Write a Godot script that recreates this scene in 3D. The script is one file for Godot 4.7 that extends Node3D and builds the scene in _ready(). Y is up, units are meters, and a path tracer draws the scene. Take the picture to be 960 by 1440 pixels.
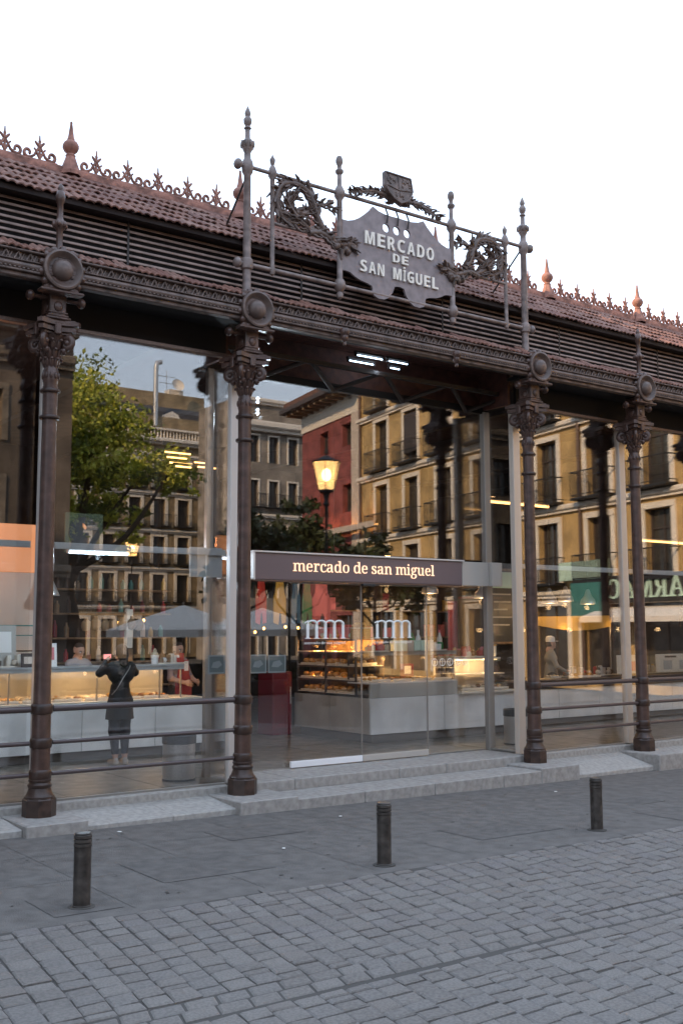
extends Node3D

# ---------------------------------------------------------------- mesh builder
class B:
	var V := PackedVector3Array()
	var N := PackedVector3Array()
	var C := PackedColorArray()
	var I := PackedInt32Array()
	var col := Color(1, 1, 1)
	var colored := false
	var xf := Transform3D.IDENTITY

	func vert(p: Vector3, n: Vector3) -> int:
		V.append(xf * p)
		N.append((xf.basis * n).normalized())
		if colored:
			C.append(col)
		return V.size() - 1

	func face3(a: int, b: int, c: int) -> void:
		var g := (V[b] - V[a]).cross(V[c] - V[a])
		var want := N[a] + N[b] + N[c]
		if g.dot(want) > 0.0:
			I.append_array([a, c, b])
		else:
			I.append_array([a, b, c])

	func tri(a: Vector3, b: Vector3, c: Vector3, n: Vector3) -> void:
		var i := vert(a, n)
		var j := vert(b, n)
		var k := vert(c, n)
		face3(i, j, k)

	func quad(a: Vector3, b: Vector3, c: Vector3, d: Vector3, away: Vector3) -> void:
		var n := (c - a).cross(d - b)
		if n.dot(away) < 0.0:
			n = -n
		n = n.normalized()
		var i := vert(a, n)
		var j := vert(b, n)
		var k := vert(c, n)
		var l := vert(d, n)
		face3(i, j, k)
		face3(i, k, l)

	func box(c: Vector3, s: Vector3, bev := 0.0) -> B:
		var h := s * 0.5
		var b: float = minf(bev, minf(h.x, minf(h.y, h.z)) * 0.9)
		var ax := [Vector3.RIGHT, Vector3.UP, Vector3.BACK]
		for k in 3:
			var u: Vector3 = ax[(k + 1) % 3]
			var w: Vector3 = ax[(k + 2) % 3]
			var hu: float = h[(k + 1) % 3] - b
			var hw: float = h[(k + 2) % 3] - b
			for s2 in [-1.0, 1.0]:
				var n: Vector3 = ax[k] * s2
				var m: Vector3 = c + n * h[k]
				quad(m - u * hu - w * hw, m + u * hu - w * hw, m + u * hu + w * hw, m - u * hu + w * hw, n)
				if b > 0.0:
					for s3 in [-1.0, 1.0]:
						# edge between face k and face k+1
						var p: Vector3 = c + n * h[k] + u * s3 * hu
						var q: Vector3 = c + n * (h[k] - b) + u * s3 * h[(k + 1) % 3]
						quad(p - w * hw, p + w * hw, q + w * hw, q - w * hw, n + u * s3)
		if b > 0.0:
			for sx in [-1.0, 1.0]:
				for sy in [-1.0, 1.0]:
					for sz in [-1.0, 1.0]:
						var o := Vector3(sx, sy, sz)
						var f := o * h
						tri(c + f - Vector3(0, sy, sz) * b, c + f - Vector3(sx, 0, sz) * b, c + f - Vector3(sx, sy, 0) * b, o.normalized())
		return self

	# profile: Vector2(radius, height) from bottom to top, turned about y
	func lathe(pr: Array, seg := 16, at := Vector3.ZERO, sharp := 40.0, from_angle := 0.0) -> B:
		var nn: Array = []
		for i in pr.size() - 1:
			var d: Vector2 = pr[i + 1] - pr[i]
			nn.append(Vector2(d.y, -d.x).normalized())
		for i in pr.size() - 1:
			var n0: Vector2 = nn[i]
			var n1: Vector2 = nn[i]
			if i > 0 and absf(rad_to_deg(n0.angle_to(nn[i - 1]))) < sharp:
				n0 = (nn[i] + nn[i - 1]).normalized()
			if i < nn.size() - 1 and absf(rad_to_deg(n1.angle_to(nn[i + 1]))) < sharp:
				n1 = (nn[i] + nn[i + 1]).normalized()
			var base := V.size()
			for k in seg + 1:
				var a := TAU * k / seg + from_angle
				var e := Vector3(cos(a), 0, sin(a))
				vert(at + e * pr[i].x + Vector3.UP * pr[i].y, e * n0.x + Vector3.UP * n0.y)
				vert(at + e * pr[i + 1].x + Vector3.UP * pr[i + 1].y, e * n1.x + Vector3.UP * n1.y)
			for k in seg:
				var q := base + k * 2
				face3(q, q + 2, q + 3)
				face3(q, q + 3, q + 1)
		return self

	func ngon(r: float, y0: float, y1: float, seg: int, turn: float, at := Vector3.ZERO, r1 := -1.0) -> B:
		if r1 < 0.0:
			r1 = r
		var top := Vector3(at.x, at.y + y1, at.z)
		for k in seg:
			var a := TAU * k / seg + turn
			var b := TAU * (k + 1) / seg + turn
			var ea := Vector3(cos(a), 0, sin(a))
			var eb := Vector3(cos(b), 0, sin(b))
			quad(at + ea * r + Vector3.UP * y0, at + eb * r + Vector3.UP * y0, at + eb * r1 + Vector3.UP * y1, at + ea * r1 + Vector3.UP * y1, ea + eb)
			tri(top, at + ea * r1 + Vector3.UP * y1, at + eb * r1 + Vector3.UP * y1, Vector3.UP)
		return self

	func tube(pts: Array, r0: float, r1 := -1.0, seg := 8, flat := 1.0, ends := true) -> B:
		if r1 < 0.0:
			r1 = r0
		var up := Vector3(0.13, 0.97, 0.21)
		if absf((pts[1] - pts[0]).normalized().dot(up)) > 0.9:
			up = Vector3(0, 0.1, 1)
		var base := V.size()
		var cnt := pts.size()
		var side := Vector3.ZERO
		for i in cnt:
			var t: Vector3 = (pts[mini(i + 1, cnt - 1)] - pts[maxi(i - 1, 0)]).normalized()
			if i == 0:
				side = t.cross(up).normalized()
			side = (side - t * side.dot(t)).normalized()
			var o := t.cross(side)
			var r: float = lerpf(r0, r1, float(i) / (cnt - 1))
			for k in seg:
				var a := TAU * k / seg
				var e := side * cos(a) * r + o * sin(a) * r * flat
				vert(pts[i] + e, (side * cos(a) * flat + o * sin(a)).normalized())
		for i in cnt - 1:
			for k in seg:
				var q := base + i * seg + k
				var q2 := base + i * seg + (k + 1) % seg
				face3(q, q2, q2 + seg)
				face3(q, q2 + seg, q + seg)
		if ends:
			for e2 in [0, cnt - 1]:
				var t2: Vector3 = (pts[0] - pts[1]).normalized() if e2 == 0 else (pts[cnt - 1] - pts[cnt - 2]).normalized()
				var ring: Array = []
				for k in seg:
					var p := V[base + e2 * seg + k]
					V.append(p)
					N.append((xf.basis * t2).normalized())
					if colored:
						C.append(col)
					ring.append(V.size() - 1)
				for k in range(1, seg - 1):
					face3(ring[0], ring[k], ring[k + 1])
		return self

	func ball(c: Vector3, r: Vector3, seg := 12, rows := 7) -> B:
		var base := V.size()
		for j in rows + 1:
			var v := PI * j / rows
			for k in seg + 1:
				var a := TAU * k / seg
				var e := Vector3(sin(v) * cos(a), cos(v), sin(v) * sin(a))
				vert(c + e * r, e / r)
		for j in rows:
			for k in seg:
				var q := base + j * (seg + 1) + k
				if j > 0:
					face3(q, q + 1, q + seg + 2)
				if j < rows - 1:
					face3(q, q + seg + 2, q + seg + 1)
		return self

	# polygon in x,y pulled from z0 to z1
	func slab(poly: PackedVector2Array, z0: float, z1: float) -> B:
		var t := Geometry2D.triangulate_polygon(poly)
		for k in range(0, t.size(), 3):
			var a := poly[t[k]]
			var b := poly[t[k + 1]]
			var c := poly[t[k + 2]]
			tri(Vector3(a.x, a.y, z1), Vector3(b.x, b.y, z1), Vector3(c.x, c.y, z1), Vector3.BACK)
			tri(Vector3(a.x, a.y, z0), Vector3(b.x, b.y, z0), Vector3(c.x, c.y, z0), Vector3.FORWARD)
		var cw := Geometry2D.is_polygon_clockwise(poly)
		for k in poly.size():
			var a := poly[k]
			var b := poly[(k + 1) % poly.size()]
			var d := (b - a)
			var out := Vector3(d.y, -d.x, 0)
			if cw:
				out = -out
			quad(Vector3(a.x, a.y, z0), Vector3(b.x, b.y, z0), Vector3(b.x, b.y, z1), Vector3(a.x, a.y, z1), out)
		return self

	# three glass sheets with air gaps, extra ones added to strengthen the reflection
	func stacked_panes(c: Vector3, s: Vector3, across := 2) -> B:
		var o := Vector3.ZERO
		o[across] = 0.016
		s[across] = 0.006
		box(c - o, s)
		box(c, s)
		box(c + o, s)
		return self

	func mesh(mat: Material) -> ArrayMesh:
		var a: Array = []
		a.resize(Mesh.ARRAY_MAX)
		a[Mesh.ARRAY_VERTEX] = V
		a[Mesh.ARRAY_NORMAL] = N
		a[Mesh.ARRAY_INDEX] = I
		if colored:
			a[Mesh.ARRAY_COLOR] = C
		var m := ArrayMesh.new()
		m.add_surface_from_arrays(Mesh.PRIMITIVE_TRIANGLES, a)
		m.surface_set_material(0, mat)
		return m

# ---------------------------------------------------------------- naming
var rng := RandomNumberGenerator.new()
var M := {}
var cam: Camera3D

func numbered(parent: Node, called: String) -> String:
	if not parent.has_node(NodePath(called)):
		return called
	var key := "count_" + called
	var k: int = parent.get_meta(key, 0)
	k += 1
	parent.set_meta(key, k)
	return "%s_%03d" % [called, k]

func thing(called: String, label: String, category: String, at := Vector3.ZERO, turn := 0.0, group := "") -> Node3D:
	var o := Node3D.new()
	o.name = numbered(self, called)
	add_child(o, true)
	o.position = at
	o.rotation.y = turn
	o.set_meta("label", label)
	o.set_meta("category", category)
	if group:
		o.set_meta("group", group)
	return o

func node(called: String, parent: Node3D, at := Vector3.ZERO) -> Node3D:
	var o := Node3D.new()
	o.name = numbered(parent, called)
	parent.add_child(o, true)
	o.position = at
	return o

func put(called: String, mesh: Mesh, parent: Node3D, t := Transform3D.IDENTITY, mat: Material = null) -> MeshInstance3D:
	var o := MeshInstance3D.new()
	o.name = numbered(parent, called)
	o.mesh = mesh
	if mat:
		o.material_override = mat
	parent.add_child(o, true)
	o.transform = t
	return o

func part(called: String, b: B, mat: Material, parent: Node3D, t := Transform3D.IDENTITY) -> MeshInstance3D:
	return put(called, b.mesh(mat), parent, t)

func structure(called: String, b: B, mat: Material, label: String) -> MeshInstance3D:
	var o := part(called, b, mat, self)
	o.set_meta("kind", "structure")
	o.set_meta("label", label)
	return o

func dup(o: Node3D, label := "", group := "") -> Node3D:
	var c: Node3D = o.duplicate()
	var base := String(o.name)
	var cut := base.length() - 4
	if cut > 0 and base[cut] == "_" and base.substr(cut + 1).is_valid_int():
		base = base.substr(0, cut)
	c.name = numbered(self, base)
	add_child(c, true)
	if label:
		c.set_meta("label", label)
	if group:
		c.set_meta("group", group)
	return c

func at(x: float, y: float, z: float) -> Transform3D:
	return Transform3D(Basis.IDENTITY, Vector3(x, y, z))

func text(words: String, font_name: String, weight: int, x0: float, x1: float, y0: float, y1: float, z: float, depth: float, mat: Material, parent: Node3D, called := "lettering") -> MeshInstance3D:
	var f := SystemFont.new()
	f.font_names = [font_name]
	f.font_weight = weight
	var t := TextMesh.new()
	t.text = words
	t.font = f
	t.font_size = 64
	t.pixel_size = 0.01
	t.depth = 0.1
	t.curve_step = 1.0
	t.material = mat
	var box := t.get_aabb()
	var sx := (x1 - x0) / box.size.x
	var sy := (y1 - y0) / box.size.y
	var sz := depth / 0.1
	var tr := Transform3D(Basis(Vector3(sx, 0, 0), Vector3(0, sy, 0), Vector3(0, 0, sz)), Vector3(x0 - box.position.x * sx, y0 - box.position.y * sy, z + depth * 0.5))
	return put(called, t, parent, tr)

# ---------------------------------------------------------------- materials
func lin(r: float, g: float, b: float, a := 1.0) -> Color:
	var c := Color(r, g, b).linear_to_srgb()
	c.a = a
	return c

var tex := {}
func noise_tex(key: String, lo: float, hi: float, freq: float, kind := FastNoiseLite.TYPE_SIMPLEX_SMOOTH, oct := 4, size := 512, normal := false, bump := 4.0) -> NoiseTexture2D:
	if tex.has(key):
		return tex[key]
	var n := FastNoiseLite.new()
	n.seed = key.hash() % 10000
	n.noise_type = kind
	n.frequency = freq
	n.fractal_octaves = oct
	var t := NoiseTexture2D.new()
	t.width = size
	t.height = size
	t.seamless = true
	t.noise = n
	if normal:
		t.as_normal_map = true
		t.bump_strength = bump
	else:
		var g := Gradient.new()
		g.offsets = PackedFloat32Array([0.0, 0.3, 0.7, 1.0])
		g.colors = PackedColorArray([Color(lo, lo, lo), Color(lerpf(lo, hi, 0.35), lerpf(lo, hi, 0.35), lerpf(lo, hi, 0.35)), Color(lerpf(lo, hi, 0.75), lerpf(lo, hi, 0.75), lerpf(lo, hi, 0.75)), Color(hi, hi, hi)])
		t.color_ramp = g
	tex[key] = t
	return t

func mat(called: String, c: Color, rough := 0.7, metal := 0.0, t: Texture2D = null, scale := 1.0, nrm: Texture2D = null, nscale := 1.0) -> StandardMaterial3D:
	var m := StandardMaterial3D.new()
	m.resource_name = called
	m.albedo_color = c
	m.roughness = rough
	m.metallic = metal
	if t or nrm:
		m.uv1_triplanar = true
		m.uv1_world_triplanar = true
		m.uv1_scale = Vector3.ONE * scale
	if t:
		m.albedo_texture = t
	if nrm:
		m.normal_enabled = true
		m.normal_texture = nrm
		m.normal_scale = nscale
	M[called] = m
	return m

func glow(called: String, c: Color, e: float) -> StandardMaterial3D:
	var m := mat(called, Color(0.9, 0.9, 0.9), 0.5)
	m.emission_enabled = true
	m.emission = c
	m.emission_energy_multiplier = e
	return m

func glass(called: String, tint: Color, mirror: float) -> StandardMaterial3D:
	var m := mat(called, tint, 0.0, mirror)
	m.transparency = BaseMaterial3D.TRANSPARENCY_ALPHA
	m.cull_mode = BaseMaterial3D.CULL_DISABLED
	return m

func make_materials() -> void:
	var fine := noise_tex("fine", 0.72, 1.0, 0.06)
	var coarse := noise_tex("coarse", 0.62, 1.0, 0.012, FastNoiseLite.TYPE_SIMPLEX_SMOOTH, 5)
	var speck := noise_tex("speck", 0.7, 1.0, 0.35, FastNoiseLite.TYPE_SIMPLEX, 2)
	var blotch := noise_tex("blotch", 0.5, 1.0, 0.008, FastNoiseLite.TYPE_PERLIN, 6)
	var bump := noise_tex("bump", 0, 1, 0.08, FastNoiseLite.TYPE_SIMPLEX_SMOOTH, 4, 512, true, 6.0)
	var grit := noise_tex("grit", 0, 1, 0.3, FastNoiseLite.TYPE_SIMPLEX, 3, 512, true, 5.0)
	var marble := noise_tex("marble", 0.86, 1.0, 0.006, FastNoiseLite.TYPE_PERLIN, 6)
	noise_tex("worn", 0.80, 1.0, 0.02, FastNoiseLite.TYPE_SIMPLEX_SMOOTH, 6)
	mat("iron", lin(0.145, 0.080, 0.062), 0.34, 0.1, blotch, 1.3, bump, 0.35)
	mat("iron_grey", lin(0.20, 0.135, 0.112), 0.5, 0.1, blotch, 1.6, bump, 0.3)
	mat("iron_rust", lin(0.078, 0.042, 0.030), 0.36, 0.1, blotch, 2.0, bump, 0.5)
	mat("rail_paint", lin(0.085, 0.062, 0.06), 0.34, 0.1)
	mat("iron_dark", lin(0.035, 0.026, 0.024), 0.6, 0.0, fine, 1.0)
	mat("post_iron", lin(0.34, 0.26, 0.235), 0.5, 0.1, blotch, 1.5, bump, 0.3)
	mat("louvre", lin(0.40, 0.285, 0.245), 0.6, 0.0, coarse, 0.7)
	mat("dark_void", lin(0.012, 0.009, 0.008), 0.9)  # near-black, painted in for shade on the board under the cornice
	mat("red_wood", lin(0.12, 0.042, 0.028), 0.7, 0.0, coarse, 0.8)
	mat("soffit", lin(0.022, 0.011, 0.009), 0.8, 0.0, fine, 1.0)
	mat("tile_a", lin(0.31, 0.14, 0.098), 0.85, 0.0, blotch, 2.2, grit, 0.6)
	mat("tile_b", lin(0.27, 0.12, 0.09), 0.85, 0.0, blotch, 1.7, grit, 0.6)
	mat("tile_c", lin(0.36, 0.19, 0.145), 0.85, 0.0, blotch, 2.6, grit, 0.6)
	mat("terracotta", lin(0.50, 0.235, 0.175), 0.8, 0.0, blotch, 1.8, grit, 0.4)
	mat("board", lin(0.28, 0.23, 0.235), 0.5, 0.0, tex["worn"], 0.6)
	mat("letter_white", lin(0.80, 0.74, 0.66), 0.5)
	mat("frame", lin(0.66, 0.58, 0.50), 0.38, 0.3)
	mat("frame_white", lin(0.70, 0.64, 0.59), 0.4, 0.1)
	mat("frame_grey", lin(0.30, 0.28, 0.255), 0.38, 0.4)
	mat("bronze", lin(0.19, 0.125, 0.10), 0.4, 0.4, fine, 0.8)
	mat("granite", lin(0.42, 0.39, 0.36), 0.75, 0.0, tex["worn"], 0.8, grit, 0.35)
	mat("granite_light", lin(0.47, 0.44, 0.405), 0.75, 0.0, tex["worn"], 1.1, grit, 0.35)
	mat("granite_dark", lin(0.2, 0.185, 0.17), 0.75, 0.0, speck, 1.6, grit, 0.4)
	mat("sidewalk", lin(0.165, 0.15, 0.138), 0.85, 0.0, noise_tex("worn", 0.80, 1.0, 0.02, FastNoiseLite.TYPE_SIMPLEX_SMOOTH, 6), 0.42, grit, 0.4)
	mat("slab_patch", lin(0.148, 0.135, 0.125), 0.85, 0.0, tex["worn"], 0.5, grit, 0.4)
	mat("joint", lin(0.105, 0.095, 0.086), 0.95, 0.0, speck, 2.0)
	mat("plaza", lin(0.12, 0.11, 0.10), 0.85, 0.0, coarse, 0.5, grit, 0.5)
	var st := [[0.262, 0.238, 0.219], [0.240, 0.218, 0.201], [0.280, 0.256, 0.236], [0.255, 0.235, 0.220], [0.258, 0.229, 0.208]]
	for k in st.size():
		mat("sett_%d" % k, lin(st[k][0], st[k][1], st[k][2]), 0.68, 0.0, noise_tex("stone_grain", 0.78, 1.0, 0.05, FastNoiseLite.TYPE_SIMPLEX, 5), [1.2, 0.9, 1.5, 1.1, 1.9][k], grit, 0.9)
	mat("sett_mix", Color(1, 1, 1), 0.68, 0.0, tex["stone_grain"], 1.3, grit, 0.9).vertex_color_use_as_albedo = true
	mat("bollard", lin(0.15, 0.13, 0.115), 0.4, 0.5, blotch, 2.5)
	mat("header", lin(0.17, 0.125, 0.13), 0.4, 0.1)
	mat("beige_panel", lin(0.46, 0.42, 0.375), 0.4)
	mat("pale_panel", lin(0.36, 0.38, 0.375), 0.35)
	mat("rail_white", lin(0.85, 0.84, 0.84), 0.3)
	mat("sticker", lin(0.90, 0.92, 0.90), 0.6)
	mat("notice_grey", lin(0.22, 0.25, 0.25), 0.6)
	mat("sticker_dark", lin(0.10, 0.13, 0.13), 0.6)
	mat("floor_in", lin(0.25, 0.225, 0.19), 0.45, 0.0, coarse, 0.5)
	mat("marble", lin(0.88, 0.89, 0.87), 0.25, 0.0, marble, 0.45)
	mat("marble_beige", lin(0.46, 0.40, 0.34), 0.3, 0.0, marble, 0.6)
	mat("kick", lin(0.13, 0.125, 0.115), 0.5)
	mat("dark_wall", lin(0.045, 0.034, 0.028), 0.8, 0.0, coarse, 0.4)
	mat("ceiling_in", lin(0.08, 0.045, 0.032), 0.8, 0.0, coarse, 0.4)
	mat("cream", lin(0.66, 0.60, 0.50), 0.5)
	mat("stall_wall", lin(0.55, 0.46, 0.38), 0.7)
	mat("stall_grey", lin(0.40, 0.385, 0.345), 0.7)
	mat("steel", lin(0.72, 0.69, 0.65), 0.3, 0.6, fine, 1.5)
	mat("black_plastic", lin(0.03, 0.033, 0.036), 0.4)
	mat("pan", lin(0.03, 0.028, 0.026), 0.5)
	mat("wood", lin(0.30, 0.19, 0.10), 0.6, 0.0, coarse, 1.2)
	mat("red_box", lin(0.42, 0.03, 0.045), 0.5, 0.0, fine, 0.8)
	mat("crimson", lin(0.16, 0.010, 0.022), 0.45)
	mat("pink", lin(0.62, 0.18, 0.20), 0.7)
	mat("yellow_cloth", lin(0.50, 0.33, 0.06), 0.8)
	mat("red_cloth", lin(0.45, 0.04, 0.03), 0.8)
	mat("blue_cloth", lin(0.04, 0.13, 0.25), 0.8)
	mat("green_cloth", lin(0.03, 0.22, 0.08), 0.8)
	mat("rose_cloth", lin(0.55, 0.16, 0.17), 0.8)
	mat("pastry_gold", lin(0.62, 0.36, 0.12), 0.25, 0.0, coarse, 6.0)
	mat("pastry_brown", lin(0.30, 0.13, 0.045), 0.25, 0.0, coarse, 6.0)
	mat("pastry_cream", lin(0.80, 0.66, 0.46), 0.25, 0.0, coarse, 6.0)
	mat("tray", lin(0.72, 0.66, 0.56), 0.4)
	mat("paper", lin(0.78, 0.76, 0.72), 0.7)
	mat("mustard", lin(0.42, 0.26, 0.05), 0.8)
	mat("yellow_wall", lin(0.70, 0.47, 0.20), 0.9, 0.0, coarse, 0.10)
	mat("red_wall", lin(0.36, 0.10, 0.09), 0.9, 0.0, coarse, 0.15)
	mat("trim", lin(0.78, 0.70, 0.60), 0.8)
	mat("ochre_wall", lin(0.46, 0.34, 0.20), 0.9, 0.0, coarse, 0.1)
	mat("grey_wall", lin(0.40, 0.34, 0.28), 0.9, 0.0, coarse, 0.1)
	mat("stone_wall", lin(0.26, 0.20, 0.15), 0.9, 0.0, blotch, 0.12)
	mat("stone_trim", lin(0.30, 0.24, 0.18), 0.9, 0.0, coarse, 0.2)
	mat("brick_side", lin(0.34, 0.24, 0.19), 0.9, 0.0, coarse, 0.1)
	mat("roof_far", lin(0.26, 0.12, 0.08), 0.9, 0.0, coarse, 0.5)
	mat("slate", lin(0.10, 0.10, 0.11), 0.8, 0.0, coarse, 0.5)
	mat("window_dark", lin(0.05, 0.048, 0.045), 0.1)
	mat("shutter", lin(0.06, 0.045, 0.04), 0.7)
	mat("balcony_iron", lin(0.018, 0.017, 0.017), 0.6)
	mat("shop_dark", lin(0.035, 0.03, 0.027), 0.5)
	mat("teal", lin(0.05, 0.20, 0.18), 0.5)
	mat("mint", lin(0.50, 0.68, 0.56), 0.6)
	mat("umbrella", lin(0.78, 0.72, 0.65), 0.8)
	mat("bark", lin(0.09, 0.065, 0.045), 0.9, 0.0, coarse, 1.5, bump, 1.0)
	mat("pipe_metal", lin(0.5, 0.5, 0.5), 0.4, 0.6)
	var lf := mat("leaf_sun", lin(1, 1, 1), 0.6)
	lf.vertex_color_use_as_albedo = true
	lf.cull_mode = BaseMaterial3D.CULL_DISABLED
	lf.backlight_enabled = true
	lf.backlight = Color(0.5, 0.6, 0.25)
	var sk := mat("figure", lin(1, 1, 1), 0.7)
	sk.vertex_color_use_as_albedo = true
	glass("facade_glass", lin(0.9, 0.95, 0.95, 0.0), 0.0)
	glass("case_glass", lin(0.9, 0.97, 0.95, 0.0), 0.0)
	glow("tube_cold", Color(0.78, 0.9, 1.0), 5.0)
	glow("tube_warm", Color(1.0, 0.74, 0.42), 3.2)
	glow("bulb_warm", Color(1.0, 0.72, 0.36), 6.0)
	glow("lantern_bulb", Color(1.0, 0.86, 0.58), 18.0)
	glow("letter_lit", Color(1.0, 0.74, 0.46), 0.75)
	glow("lightbox", Color(1.0, 0.64, 0.38), 0.36)  # glow put into the partition board for warm lamp light
	M.lightbox.albedo_color = Color(0.5, 0.4, 0.33)
	glow("case_light", Color(1.0, 0.83, 0.55), 3.0)
	var lg := mat("lantern_glass", lin(1.0, 0.82, 0.5, 0.25), 0.5)
	lg.transparency = BaseMaterial3D.TRANSPARENCY_ALPHA
	lg.emission_enabled = true
	lg.emission = Color(1.0, 0.83, 0.58)
	lg.emission_energy_multiplier = 3.4

# ---------------------------------------------------------------- ground
func gy(x: float) -> float:
	return -0.195 - 0.0125 * clampf(x, -14.0, 18.0)

func sheet(xs: Array, zs: Array, lift: float) -> B:
	var b := B.new()
	for i in xs.size() - 1:
		for j in zs.size() - 1:
			var x0: float = xs[i]
			var x1: float = xs[i + 1]
			b.quad(Vector3(x0, gy(x0) + lift, zs[j]), Vector3(x1, gy(x1) + lift, zs[j]), Vector3(x1, gy(x1) + lift, zs[j + 1]), Vector3(x0, gy(x0) + lift, zs[j + 1]), Vector3.UP)
	return b

const W := 2.5164
const COLS := [-7.549, -5.033, -2.516, 0.0, 5.033, 7.549, 10.066, 12.582]

func on_screen(p: Vector3) -> float:
	var q: Vector3 = cam.transform.affine_inverse() * p
	if q.z > -0.5:
		return 0.0
	var k := 720.0 / tan(deg_to_rad(cam.fov * 0.5)) / -q.z
	if absf(q.x * k) > 500.0 or absf(q.y * k) > 745.0:
		return 0.0
	return k

func build_ground() -> void:
	structure("ground", sheet([-300.0, -60.0, -14.0, 18.0, 60.0, 300.0], [-300.0, -60.0, 0.0, 30.0, 120.0, 300.0], -0.045), M.plaza, "grey paved ground of the square and the streets around it")
	structure("joint_bed", sheet([-12.0, 16.0], [3.6, 14.0], -0.0145), M.joint, "dark sandy joints between the grey setts of the street")
	structure("plaza_paving", sheet([-60.0, -14.0, 18.0, 60.0], [14.0, 23.0, 60.0], -0.012), M.plaza, "grey paving of the square facing the market")
	var walk := structure("sidewalk", sheet([-60.0, -14.0, 18.0, 60.0], [-0.6, 3.72], -0.004), M.sidewalk, "dark grey pavement between market steps and setts with worn stains")
	# irregular front edge of the pavement and a few darker repaired slabs
	var e := B.new()
	var x := -12.0
	while x < 16.0:
		var l := rng.randf_range(0.5, 1.1)
		var z1 := 3.80 + rng.randf_range(-0.03, 0.16)
		e.quad(Vector3(x, gy(x) - 0.004, 3.72), Vector3(x + l, gy(x + l) - 0.004, 3.72), Vector3(x + l, gy(x + l) - 0.0155, z1), Vector3(x, gy(x) - 0.0155, z1 + rng.randf_range(-0.05, 0.05)), Vector3.UP)
		x += l
	part("pavement_edge", e, M.sidewalk, walk)
	for p in [[-3.75, 3.02, 0.55, 0.62], [-2.6, 2.2, 1.1, 0.9], [0.9, 2.5, 1.2, 0.7], [3.6, 2.9, 0.8, 0.8], [-1.2, 1.2, 0.9, 0.6]]:
		var q := B.new()
		var x0: float = p[0]
		var x1: float = p[0] + p[2]
		q.quad(Vector3(x0, gy(x0), p[1]), Vector3(x1, gy(x1), p[1]), Vector3(x1, gy(x1), p[1] + p[3]), Vector3(x0, gy(x0), p[1] + p[3]), Vector3.UP)
		part("paving_slab", q, M.slab_patch, walk)
	var px := -11.2
	while px < 15.0:
		var q := B.new()
		q.quad(Vector3(px, gy(px) - 0.001, 0.5), Vector3(px + 0.008, gy(px) - 0.001, 0.5), Vector3(px + 0.008, gy(px) - 0.001, 3.70), Vector3(px, gy(px) - 0.001, 3.70), Vector3.UP)
		part("slab_joint", q, M.granite_dark, walk)
		px += 1.15
	for jz in [1.45, 2.55]:
		var q := sheet([-12.0, 16.0], [jz, jz + 0.008], -0.0012)
		part("slab_joint", q, M.granite_dark, walk)
	var gum := B.new()
	for k in 90:
		var gx := rng.randf_range(-6.0, 9.0)
		var gz := rng.randf_range(0.7, 3.6)
		var r := rng.randf_range(0.010, 0.024)
		for i in 7:
			var a := TAU * i / 7
			var b2 := TAU * (i + 1) / 7
			gum.tri(Vector3(gx, gy(gx) + 0.0015, gz), Vector3(gx + cos(a) * r, gy(gx) + 0.0015, gz + sin(a) * r * 0.8), Vector3(gx + cos(b2) * r, gy(gx) + 0.0015, gz + sin(b2) * r * 0.8), Vector3.UP)
	part("gum_spots", gum, M.joint, walk).set_meta("kind", "stuff")
	var cover := node("inspection_cover", walk, Vector3(4.35, gy(4.35), 2.35))
	part("cover_frame", B.new().box(Vector3(0, -0.001, 0), Vector3(0.62, 0.006, 0.46), 0.001), M.granite_dark, cover)
	part("cover_plate", B.new().box(Vector3(0, 0.001, 0), Vector3(0.56, 0.006, 0.40), 0.001), M.slab_patch, cover)
	build_setts()

func sett(p: Array, h: float) -> B:
	# p: four corners (x, z) in order; bevelled top
	var b := B.new()
	var c := Vector2.ZERO
	for q in p:
		c += q * 0.25
	var top: Array = []
	var rim: Array = []
	var low: Array = []
	for q in p:
		var d: Vector2 = q - c
		var t: Vector2 = c + d * (1.0 - 0.016 / d.length())
		var jh := rng.randf_range(-0.0025, 0.0025)
		top.append(Vector3(t.x, gy(t.x) + h + jh, t.y))
		rim.append(Vector3(q.x, gy(q.x) + h - 0.009 + jh, q.y))
		low.append(Vector3(q.x, gy(q.x) - 0.06, q.y))
	b.quad(top[0], top[1], top[2], top[3], Vector3.UP)
	for k in 4:
		var l := (k + 1) % 4
		var out: Vector3 = (rim[k] + rim[l]) * 0.5 - Vector3(c.x, rim[k].y - 0.02, c.y)
		b.quad(top[k], top[l], rim[l], rim[k], out + Vector3.UP * 0.1)
		b.quad(rim[k], rim[l], low[l], low[k], out)
	return b

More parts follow.
